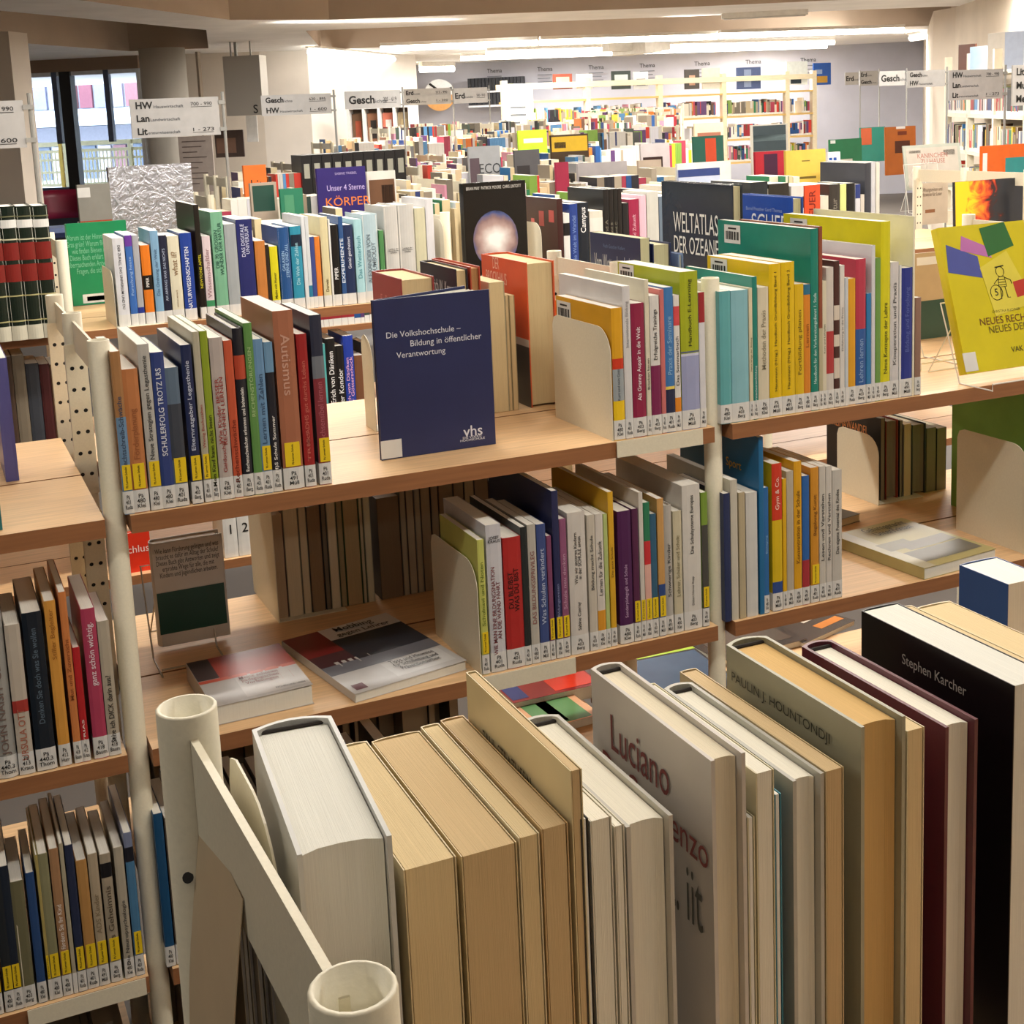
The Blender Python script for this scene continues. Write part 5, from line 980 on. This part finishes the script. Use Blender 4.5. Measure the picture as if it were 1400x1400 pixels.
# ================================================================== FACE-OUT AND NOTABLE BOOKS BEYOND
YD, YE, YFF, YG = 5.82, 7.75, 9.68, 11.6
SIL = mat('d4d8e4', .2, 'holographic_foil', 'foil', metal=1)
sb = disp(146, 262, 226, YD, ZB[0], 'b4bac8', 'large book in crinkled silver foil displayed face-out, second rack behind', m=SIL, th=.03, tilt=.05)
for dn in (dict(a=(104, 150, 252, YD-.0, '8a8880', 'grey topped book with rust red lower cover on wire stand by the window', [(.02, .98, 0, .55, 'a83a1c'), (.02, .4, .84, .96, 'd8d8d4')], None)),
           dict(a=(432, 500, 229, YD-.05, '2b1f66', 'purple book lettered KÖRPER displayed face-out', None, [(.74, .58, 'Unser 4 Sterne', 'b8a8d8', .17, .025), (.92, .6, 'SABINE TRIEBEL', 'a89ac8', .1), (.56, .6, 'KÖRPER', 'e0782c', .20, .045)])),
           dict(a=(501, 541, 234, YD, 'd8d4cc', 'white framed cover with brown animal picture', [(.08, .95, .1, .88, '6a4a34'), (.5, .9, .3, .8, '2c201c')], None)),
           dict(a=(332, 364, 226, YD+.3, 'e0702c', 'orange divider card lettered Lit', None, [(.75, .55, 'Lit', '1a1210', .055, .045)])),
           dict(a=(341, 378, 250, YD-.12, 'a89888', 'taupe cover with dark green square, upright', [(.1, .9, .6, .96, '24463c')], None)),
           dict(a=(382, 414, 258, YD-.2, '2a7458', 'green glossy cover behind the cream Darwin book', [(.2, .6, .55, .9, '4a8a68')], None)),
           dict(a=(640, 684, 200, YE, 'a8acb0', 'silver grey book lettered ECO displayed face-out', [(.04, .34, .3, .8, '5a4a54')], [(.6, .66, 'ECO', '33383c', .14, .06)])),
           dict(a=(703, 738, 205, YE-.1, '55565a', 'dark grey photographic cover, tall, displayed face-out', [(.05, .95, .1, .45, '1c1c20'), (.1, .6, .5, .7, '2a2a2e')], None)),
           dict(a=(708, 748, 178, YFF, '9cc42a', 'lime green cookery book displayed face-out', [(.3, .5, .25, .45, 'a84a20'), (.7, .85, .3, .45, 'a84a20'), (.2, .85, .76, .84, 'e8f0c8')], None)),
           dict(a=(753, 805, 184, YE+.3, '3c2c1c', 'brown book with yellow banner across its top, displayed face-out', [(.03, .97, .72, .97, 'c8a428'), (.1, .4, .78, .88, '4a3a20')], None)),
           dict(a=(876, 916, 196, YE, 'c4bcbc', 'pale book with portrait of dark hair over orange', [(.08, .75, .3, .72, '2c1a18'), (.1, .5, .3, .6, 'd8682c')], None)),
           dict(a=(873, 905, 219, YD+.35, 'b8a898', 'rose beige cover standing before the portrait book', None, None)),
           dict(a=(790, 858, 222, YD+.3, 'a8a4a8', 'grey cover with white swirls over gold base', [(0, 1, 0, .72, '8c8890'), (0, 1, .45, .55, 'a89a4c'), (.05, .5, .6, .75, 'd0ccd0')], None)),
           dict(a=(926, 1000, 222, YD-.05, 'e4e4da', 'white book sleeve with barcode standing behind WELTATLAS', None, None)),
           dict(a=(928, 985, 231, YD-.15, 'c8d4ec', 'pale blue form with navy band and barcode, upright', [(0, 1, .85, 1, '2a4080'), (.1, .4, .5, .7, '60687a')], None)),
           dict(a=(1028, 1078, 170, YE, 'c8c4b8', 'book lettered FONTANES SOMMERFRISCHE with sea picture', [(.05, .95, .55, .98, '3c4a50'), (.05, .95, .72, .82, '6a7c80')], [(.42, .45, 'FONTANES\nSOMMERFRISCHE', '222222', .15, .05)])),
           dict(a=(1033, 1074, 207, YD+.3, 'a81c34', 'crimson figured cover above a green strip', [(.3, .75, .3, .95, '3c1438'), (0, .5, .0, .25, '4a9c2c')], None)),
           dict(a=(1075, 1130, 205, YD-.0, 'd8b850', 'plain mustard tan book with dark strip displayed face-out', [(.15, .75, .5, .54, '6a5a20'), (.4, .6, .8, .82, '7a6a30')], None)),
           dict(a=(1133, 1150, 208, YD-.1, 'e4e4e8', 'white book with two blue dots and brown letters', [(.1, .35, .78, .9, '1c4a9c'), (.45, .7, .78, .9, '1c4a9c'), (.2, .6, .3, .6, '7a5a40')], None)),
           dict(a=(1135, 1179, 190, YE-.1, '24704a', 'forest green book displayed behind a grey slip', [(.2, .7, .0, .5, 'c4c0b4'), (.03, .18, .9, .98, 'e0e4e0')], None)),
           dict(a=(1177, 1211, 174, YFF-.2, '206a5c', 'teal book with rust panel on its cover', [(.02, .45, .5, .98, 'a04a2c')], None)),
           dict(a=(1212, 1253, 173, YE-.05, 'a85a20', 'burnt orange book with dark sunflower on its cover', [(.3, .8, .45, .7, '4a2010'), (.4, .7, .82, .9, '6a2810'), (.35, .65, .95, 1, 'd8d4d0')], None)),
           dict(a=(1152, 1179, 226, YD-.2, 'd8d8d8', 'white book with black panel under yellow strip', [(.3, .7, .4, .8, '14141a'), (.3, .7, .8, .92, 'c8c82c')], None)),
           dict(a=(948, 990, 186, YE+.2, '24584c', 'dark green book with orange figures behind the blue form', [(.4, .75, .3, .95, 'c0482c')], None)),
           dict(a=(950, 990, 168, YFF, 'c8b498', 'tan comic style cover in the crowd of distant books', [(.1, .9, .1, .8, '8c5a48'), (.2, .5, .3, .6, 'dccab0')], None)),
           dict(a=(760, 778, 222, YD+.0, 'a02848', 'magenta spined book lettered buch', None, [(.5, .4, 'buch', 'f0d8e0', .05)]))):
    (x0, x1, yt, Y, col, lab, art, tx) = dn['a']
    disp(x0, x1, yt, Y, ZB[0], col, lab, art=art, texts=tx, th=.02, tilt=.03)
stand(aty(108, 305, YD).x, YD-.03, ZB[0], .16, .24, 'wire stand under the rust red and grey book by the window')
LAVA = bpy.data.materials.new('lava_print'); LAVA.use_nodes = True; nt = LAVA.node_tree; b = nt.nodes['Principled BSDF']; b.inputs['Roughness'].default_value = .3
tc = nt.nodes.new('ShaderNodeTexCoord'); sx_ = nt.nodes.new('ShaderNodeSeparateXYZ'); nz_ = nt.nodes.new('ShaderNodeTexNoise'); nz_.inputs['Scale'].default_value = 14; nz_.inputs['Detail'].default_value = 6; nz_.inputs['Distortion'].default_value = 1.5
m1 = nt.nodes.new('ShaderNodeMath'); m1.operation = 'MULTIPLY_ADD'; m1.inputs[1].default_value = 2.6; m2 = nt.nodes.new('ShaderNodeMath'); m2.operation = 'MULTIPLY_ADD'; m2.inputs[1].default_value = .75; rp_ = nt.nodes.new('ShaderNodeValToRGB'); L = nt.links.new
L(tc.outputs['Object'], sx_.inputs[0]); L(tc.outputs['Object'], nz_.inputs['Vector']); L(nz_.outputs[0], m2.inputs[0]); m2.inputs[2].default_value = -.3; L(sx_.outputs['Y'], m1.inputs[0]); L(m2.outputs[0], m1.inputs[2]); L(m1.outputs[0], rp_.inputs[0]); L(rp_.outputs[0], b.inputs['Base Color'])
e = rp_.color_ramp.elements; e[0].position = .25; e[0].color = hexc('e6c81c')+(1,); e[1].position = .62; e[1].color = hexc('23262e')+(1,)
for p_, c in ((.36, 'e87a1c'), (.46, 'b8301a'), (.54, '3c1614')): k = e.new(p_); k.color = hexc(c)+(1,)
# large books at the far right of rack C
disp(1308, 1430, 245, 3.99, ZB[0]+.02, '23262e', 'book with fire and lava against dark rock displayed face-out', th=.02, tilt=.04, art=[(.0, 1, .0, 1, LAVA)])
disp(1342, 1440, 197, YD, ZB[0], 'e0641c', 'large orange book with turquoise square on its cover', art=[(.33, .95, .0, .72, '2c8c8c'), (.02, .08, .25, .85, 'e8e8e4')])
gb = disp(1240, 1318, 197, 5.2, ZB[0]+.10, 'a8aca0', 'grey green framed leaflet leaning on a wire stand behind the cream rail', th=.006, tilt=.15, hard=False, art=[(.05, .95, .05, .93, 'b8b0a4'), (.1, .3, .82, .88, '3a3a3a'), (.7, .9, .74, .86, '3a3a3a')], texts=[(.68, .5, 'KANINCHEN\nZU HAUSE', 'a8685c', .18, .05)])
stand(aty(1250, 300, 5.1).x, 5.12, ZB[0], .2, .3, 'white wire stand carrying the grey green leaflet')
disp(1252, 1296, 250, 4.62, ZB[0], 'c0b09c', 'beige printed sheet behind the crossing stand wires', th=.004, hard=False, texts=[(.78, .5, 'Öffnungszeiten und\nHinweise für Leser', '6a5a4c', .11, .04)], art=[(.3, .6, .28, .36, '8a5a38')])
# black binders with label windows, third rack behind
for k in range(10):
    x0 = 411+k*14.3; a = aty(x0, 213-k*.9, YE); b2 = aty(x0+14, 213-k*.9, YE)
    bd = thing('binder', (a.x, YE, ZB[0]+.001), f'black binder with pale label window, {["first","second","third","fourth","fifth","sixth","seventh","eighth","ninth","tenth"][k]} counting from the orange Lit card', 'binder', 'black binders with label windows')
    t = b2.x-a.x-.001; h = a.z-ZB[0]; bx('case', 0, t, 0, .22, 0, h, mat('131315', .4, 'binder_black'), bd); bx('label_window', t*.25, t*.8, -.001, 0, h*.62, h*.86, mat('a8a898', .5, 'label_card'), bd)
# display books on the tall rack
for (x0, x1, yt, yb, col, lab, art) in ((1007, 1040, 92, 122, '4a5c88', 'blue abstract cover leaning on the tall rack top', [(.3, .6, .1, .9, '8a9cc0')]), (1075, 1104, 84, 116, 'e4ecec', 'pale cover with small sailing scene on the tall rack', [(.2, .7, .05, .25, '30404c')]), (1112, 1136, 86, 116, '2c5cb0', 'cobalt picture cover at the end of the tall rack', [(.2, .8, .1, .4, 'c89a3c'), (.1, .5, .5, .7, '9cb4dc')]),
    (756, 782, 101, 112, '9c4a34', 'rust coloured cover showing above the tall rack rail', [(.15, .85, .2, .8, 'd8b8a0')]), (788, 810, 101, 113, 'e4e8e8', 'white cover above the rail beside the rust one', None), (836, 862, 97, 110, '2c3c38', 'dark framed cover above the tall rack rail', [(.15, .85, .2, .8, 'c8d8d4')]), (866, 886, 98, 108, 'd8dce0', 'white grey cover above the rail beside the dark framed one', [(.2, .8, .2, .6, '8a9098')]),
    (936, 956, 95, 110, '241c18', 'cover with black haired portrait on the tall rack', [(.3, .7, .2, .7, 'c89a80')]), (960, 984, 93, 108, 'd8d4c8', 'cream cover beside the black haired portrait', None)):
    disp(x0, x1, yt, YT-.0, zw, col, lab, art=art, th=.03, yb=max(yb, 122 if x0 < 1000 else yb))
# ---- hanging subject signs on thin poles
SG = mat('b4b3b2', .5, 'sign_board'); SP = mat('9a9a96', .4, 'sign_pole', 'metal')
def sign(x0, x1, yt, yb, Y, lines, label, pole=None):
    a = aty(x0, yt, Y); b2 = aty(x1, yt, Y); zt = (a.z+b2.z)/2; zb_ = aty((x0+x1)/2, yb, Y).z; W_ = b2.x-a.x; Hh = zt-zb_
    r = thing('hanging_sign', (b2.x+.02, Y, ZB[0]), label, 'sign', 'grey subject signs on thin poles')
    ox = a.x-(b2.x+.02); oz = zb_-ZB[0]
    pn = bx('sign_panel', ox, ox+W_, -.004, .004, oz, oz+Hh, SG, r)
    q = MB(); q.tube([(0, 0, -1.1 if x0 > 1150 else -.4), (0, 0, oz+Hh+.02)], .007, 8); q.build('pole', SP, r)
    bx('clamp', -.022, .008, -.01, .01, oz+Hh*.8, oz+Hh*.9, SP, r); bx('clamp', -.022, .008, -.01, .01, oz+Hh*.1, oz+Hh*.2, SP, r)
    n = len(lines)
    for i, (big, small, num) in enumerate(lines):
        z = oz+Hh*(1-(i+.52)/n); lh = min(.062, Hh/n*.55); k = Hh/n
        o1 = text(big, r, BLACK, (ox+W_*.06, -.0055, z), height=lh, rot=(R90, 0, 0), al='LEFT', name='lettering', bold=.03)
        wbig = TXT[(big, 'LEFT', .03)][1]*o1.scale.x
        if small: text(small, r, mat('55585c', .6, 'grey_ink'), (ox+W_*.07+wbig, -.0055, z-lh*.2), height=lh*.42, rot=(R90, 0, 0), al='LEFT', name='lettering', width=min(W_*.36, len(small)*lh*.3))
        if num:
            o2 = text(num, r, mat('2a2a2c', .6, 'ink'), (ox+W_*.80, -.0055, z), width=W_*.24, rot=(R90, 0, 0), name='lettering', height=lh*.5); bx('underline', ox+W_*.68, ox+W_*.92, -.0055, -.004, z-lh*.42, z-lh*.36, BLACK, r)
HWL = [('HW', 'Hauswirtschaft', '700 - 990'), ('Lan', 'Landwirtschaft', ''), ('Lit', 'eraturwissenschaft', '1 - 273')]
sign(176, 298, 134, 187, 6.2, HWL, 'grey sign HW, Lan, Lit hanging before the window')
sign(-150, 31, 140, 206, 4.3, [('Lit', 'eraturwissenschaft', '274 - 990'), ('Mat', 'hematik', ''), ('Med', 'izin', '1 - 600')], 'pale sign cut off by the picture edge, numbers 990 and 600')
sign(356, 452, 129, 157, 8.13, [('Gesch', 'ichte', '620 - 895'), ('HW', 'Hauswirtschaft', '1 - 600')], 'grey sign Gesch 620 - 895 over HW by the pale niche')
sign(471, 547, 124, 148, 10.06, [('Gesch', 'ichte', '305 - 619')], 'grey sign with the single word Gesch 305 - 619')
sign(550, 616, 121, 143, 12.0, [('Erd', 'kunde', '915 - 990'), ('Gesch', 'ichte', '1 - 300')], 'brightly lit sign Erd over Gesch 1 - 300')
sign(618, 666, 120, 141, 13.95, [('Erd', 'kunde', '500 - 910')], 'small sign Erd 500 - 910 in front of the far grey wall')
sign(1297, 1371, 95, 136, 6.2, HWL, 'shaded grey sign HW, Lan, Lit before the wall shelf')
sign(1384, 1460, 88, 143, 4.4, [('Lit', 'eraturwissenschaft', ''), ('Mus', 'ik', ''), ('Med', 'izin', '')], 'sign Lit, Mus, Med cut off by the picture edge near the wall shelf')
sign(1240, 1292, 96, 119, 8.13, [('Gesch', 'ichte', ''), ('HW', 'Hauswirtschaft', '')], 'pale sign Gesch over HW beside the pillar')
sign(1202, 1237, 97, 117, 10.06, [('Gesch', 'ichte', '')], 'pale sign Gesch, one word, in the far sign row')
sign(1175, 1200, 97, 117, 12.0, [('Erd', 'kunde', ''), ('Gesch', 'ichte', '')], 'white sign Erd over Gesch in the far sign row')
sign(1155, 1174, 99, 116, 13.95, [('Erd', 'kunde', '')], 'small sign Erd at the far end of the sign row')
# ---- ceiling lamps: tubes under the soffit
TUBE = mat((1, .95, .86), .5, 'lamp_tube', 'plain', emit=9); HSG = mat('e4e0d8', .5, 'lamp_housing')
def lamp(p0, p1, z, r, label):
    a = atz(*p0, z); b2 = atz(*p1, z); c = (a+b2)/2; L = (b2-a).length; rz = math.atan2(b2.y-a.y, b2.x-a.x)
    t = thing('ceiling_lamp', (c.x, c.y, z), label, 'ceiling lamp', 'tube lamps under the ceiling', rz)
    q = MB(); q.tube([(-L/2, 0, 0), (L/2, 0, 0)], r, 10); q.build('lamp_tube', TUBE, t, smooth=True)
    bx('housing', -L/2, L/2, -r*1.3, r*1.3, r*.9, ZS-z, HSG, t)
ZL = ZS-.07
for p0, p1, lab in (((520, 67), (735, 58), 'lit tube lamp, first of the long line under the middle coffer'), ((738, 58), (980, 50), 'lit tube lamp, second of the long line under the middle coffer'), ((984, 49), (1235, 41), 'lit tube lamp, last of the long line under the middle coffer'),
                    ((665, 73), (850, 67), 'lit tube lamp, behind the first line, above the grey wall'), ((880, 65), (1140, 58), 'lit tube lamp, behind the second tube of the long line'),
                    ((630, 80), (860, 72), 'broad bright tube lamp nearest the far wall, first half'), ((870, 71), (1130, 63), 'broad bright tube lamp nearest the far wall, second half')):
    lamp(p0, p1, ZL, .035, lab)
lamp((425, 71), (545, 82), ZL, .05, 'lit tube lamp over the brightly lit wall'); lamp((1246, 52), (1340, 38), ZL, .045, 'slanting tube lamp above the hanging signs'); lamp((1288, 60), (1372, 46), ZL, .06, 'second slanting tube lamp above the hanging signs, broader'); lamp((1228, 75), (1270, 68), ZL, .04, 'short tube lamp above the pillar by the hanging signs'); lamp((575, 95), (620, 94), ZL-.05, .05, 'short lit tube lamp over the blue grey wall corner')
hs = atz(870, 60, ZL); q = thing('ceiling_fixture', (hs.x, hs.y, ZS), 'white cross shaped bracket hanging between the lit tubes', 'fixture'); bx('arm', -.45, .45, -.1, .1, -.16, 0, HSG, q); bx('arm', -.12, .12, -.45, .45, -.2, 0, HSG, q)
hs = atz(1045, 20, ZS-.03); q = thing('ceiling_fixture', (hs.x, hs.y, ZS), 'flat unlit lamp housing on the near soffit band', 'fixture', None, RA); bx('case', -.42, .42, -.07, .07, -.05, 0, HSG, q); bx('cover_strip', -.4, .4, -.05, .05, -.06, -.05, mat('c8c4bc', .5, 'diffuser'), q)
# ---- far wall details
BK = mat('1a1d26', .6, 'black_files')
q = thing('binder_shelf', tuple(atw(641, 136, 23.6)), 'rows of black files on the far grey wall', 'shelf', None, RA)
for rr in range(2):
    for k in range(16): bx('file', k*.045*1.35, k*.045*1.35+.052, -.05, .2, .02+rr*-.24+.12, .02+rr*-.24+.33, BK, q)
    bx('shelf_board', 0, 1.0, -.08, .25, .10-rr*.24, .13-rr*.24, mat('c8ccd4', .6, 'shelf_grey'), q)
for i, x in enumerate((676, 745, 815, 885, 960, 1030, 1105)):
    p = atw(x, 95-.035*(x-676)+2, 23.85); s_ = thing('wall_notice', tuple(p), f'small black lettered notice on the grey wall, {["first","second","third","fourth","fifth","sixth","seventh"][i]} from the black files', 'notice', 'notices on the far grey wall', RA)
    text('Thema', s_, BLACK, (0, 0, 0), height=.07, width=.26, rot=(R90, 0, 0), name='lettering')
    for k in range(4): bx('printed_line', -.13, .12-.03*(k % 2), -.002, .004, -.1-.06*k, -.085-.06*k, mat('6a6e78', .7, 'print'), s_)
p = atw(601, 130, 23.7); s_ = thing('wall_disc', tuple(p), 'round wall picture, white above and orange below, on the blue grey wall', 'wall decoration', None, RA); R_ = .27
for nm, a0, a1, c in (('upper_half', 0, 180, 'e8ecf0'), ('lower_half', 180, 360, 'd8a060')):
    pts = [(R_*math.cos(math.radians(a0+(a1-a0)*i/14)), R_*math.sin(math.radians(a0+(a1-a0)*i/14))) for i in range(15)]
    vs = [(x, y_, z) for y_ in (-.02, .0) for x, z in pts]; nn = 15
    obj(nm, vs, [tuple(range(nn)), tuple(range(nn, 2*nn))[::-1]]+[(i, i+nn, (i+1) % nn+nn, (i+1) % nn) for i in range(nn)], mat(c, .6, 'disc_'+c), s_)
q = MB(); q.tube([(-R_*.6, -.03, .2), (R_*.1, -.03, .05), (R_*.9, -.03, .12)], .02, 5); q.build('black_curve', BLACK, s_)
# picture niche with leaning covers on the lit wall
w0 = 17.0
nz = thing('wall_cabinet', tuple(atw(478, 195, w0)), 'white open cabinet with reddish covers on the brightly lit wall', 'cabinet', None, RA)
Wn = (atw(562, 150, w0)-atw(478, 150, w0)).length; zt = atw(520, 148, w0).z-atw(478, 195, w0).z
for k in range(5): bx('side_panel', Wn*k/4-.015, Wn*k/4+.015, 0, .25, 0, zt, WHITE, nz)
bx('shelf_board', 0, Wn, 0, .25, -.02, 0, WHITE, nz); bx('shelf_board', 0, Wn, 0, .25, zt, zt+.03, WHITE, nz); bx('back_panel', 0, Wn, .24, .25, 0, zt, mat('8a7460', .7, 'cabinet_back'), nz)
for k, (c, c2, lb_) in enumerate((('7a5a40', 'b8583c', 'brown cover with red figure, first cell of the white cabinet'), ('9c6a4c', '2c2420', 'tan cover with dark bust, second cell of the white cabinet'), ('c87058', 'e8e0d8', 'red cover with white figure, third cell of the white cabinet'), ('8c7a5c', 'a8946c', 'khaki cover, last cell of the white cabinet'))):
    p = nz.matrix_basis @ Vector((Wn*(k+.12)/4, .12, .001)) if 0 else Vector(nz.location)+UD*(Wn*(k+.12)/4)+WD*.12+Vector((0, 0, .001))
    r_ = thing('book', tuple(p), lb_, 'book', 'covers in the white cabinet', RA); ww = Wn/4*.76; hh = zt*.86
    bx('cover', 0, ww, 0, .02, 0, hh, mat(c, .5, 'cover_'+c), r_); bx('cover_picture', ww*.25, ww*.75, -.002, 0, hh*.1, hh*.75, mat(c2, .5, 'print_'+c2), r_)
# grey hanging panel and duct beside the windows
def wpanel(name, x0, x1, y0, y1, w_, th, m, label, cat):
    a = atw(x0, (y0+y1)/2, w_); b2 = atw(x1, (y0+y1)/2, w_); z1, z0 = atw((x0+x1)/2, y0, w_).z, atw((x0+x1)/2, y1, w_).z
    q = thing(name, (a.x, a.y, z0), label, cat, None, RA); bx('panel', 0, (b2-a).length, 0, th, 0, z1-z0, m, q); return q
SILV = mat('a8a49c', .35, 'brushed_sheet', 'metal', metal=.3)
q = wpanel('duct_panel', 307, 357, 76, 158, 14.6, .25, SILV, 'dull silver duct panel hanging between the signs HW and Gesch', 'panel')
bx('hanger_rod', .1, .13, .1, .13, .6, ZS-q.location.z, SP, q)
for k, dx in enumerate((.08, .30)): bx('hanger_rod', dx, dx+.015, .02, .035, .6, ZS-q.location.z, SP, q)
text('S', q, BLACK, (.33, -.004, .06), height=.09, rot=(R90, 0, 0), name='lettering')
PC = mat('c6c2b8', .6, 'pillar_grey', 'plaster')
c0 = atw(228, 150, 15.2); q = MB(); q.prism([(c0.x+.26*math.cos(i*math.pi/8), c0.y+.26*math.sin(i*math.pi/8)) for i in range(16)], 0, ZS); o = q.build('column', PC, smooth=True); struct(o)
struct(ub_('trim_1', uat2(273, 16.2), uat2(276, 16.2), 16.2, 16.3, .2, ZS, mat('8a7c6c', .7, 'trim')))
# notice board and low things under the signs at the left
nb_ = wpanel('notice_board', 246, 292, 186, 262, 14.0, .03, mat('a89c94', .7, 'board_grey'), 'grey text panel under the sign HW, Lan, Lit', 'notice board')
for k in range(9): bx('printed_line', .04, .2+.05*(k % 3), -.003, 0, .08+k*.055, .09+k*.055, mat('6a5c58', .7, 'print'), nb_)
pp_ = wpanel('picture', 294, 333, 178, 215, 15.5, .03, mat('4a3a34', .6, 'dark_picture'), 'dark brown picture low on the pier beside the text panel', 'picture')
bx('cover_picture', .02, .25, -.003, 0, .05, .22, mat('7a5c4c', .6, 'print_b'), pp_)
wpanel('paper_notice', 337, 352, 158, 194, 15.4, .01, WHITE, 'narrow white paper notice on the pier below the duct panel', 'notice')
# chair with wine red shell by the window
cp = atw(86, 290, 13.6); ch = thing('chair', (cp.x, cp.y, 0), 'wine red chair with dark blue frame beneath the window', 'chair', None, RA+.5)
RED = mat('7c1030', .4, 'red_shell'); BLU = mat('1c2a5c', .4, 'blue_frame')
zsA = .62
vs = []; fs = []; n = 10
for j in range(5):
    for i in range(n+1):
        a_ = math.radians(200-220*i/n*1.0+0); rr = .24+.02*j/4; vs.append((rr*math.cos(a_), .05+rr*math.sin(a_)*.8, zsA+.12+.075*j))
for j in range(4):
    for i in range(n): b = j*(n+1)+i; fs.append((b, b+1, b+n+2, b+n+1))
o = obj('backrest', vs, fs, RED, ch, smooth=True); md = o.modifiers.new('thick', 'SOLIDIFY'); md.thickness = .025
bx('seat', -.23, .23, -.22, .22, zsA, zsA+.05, mat('8fa4d8', .4, 'seat_blue'), ch); bx('seat_frame', -.24, .24, -.23, .23, zsA-.05, zsA, BLU, ch)
for sx in (-.2, .2):
    for sy in (-.19, .19): bx('leg', sx-.018, sx+.018, sy-.018, sy+.018, 0, zsA-.04, BLU, ch)
# books and pictures leaning on top of the wall shelf
for k, (wv, c, hh) in enumerate(((12.9, '5c3424', .26), (12.4, '9cb4cc', .22), (11.7, 'b0a89c', .3), (11.1, '8c94a4', .28))):
    p = uw(UR-.30, wv, 1.811); r_ = thing('book', tuple(p), ['dark brown cover leaning on the wall shelf top above the signs', 'pale blue cover on the wall shelf top beside the brown one', 'putty coloured cover on the wall shelf top', 'slate cover on the wall shelf top, last one'][k], 'book', 'covers on the wall shelf top', RA-R90+.5)
    bx('cover', -.11, .11, 0, .02, 0, hh, mat(c, .4, 'cover_'+c), r_); bx('page_block', -.105, .105, .002, .018, .002, hh+.001, PAPER, r_)
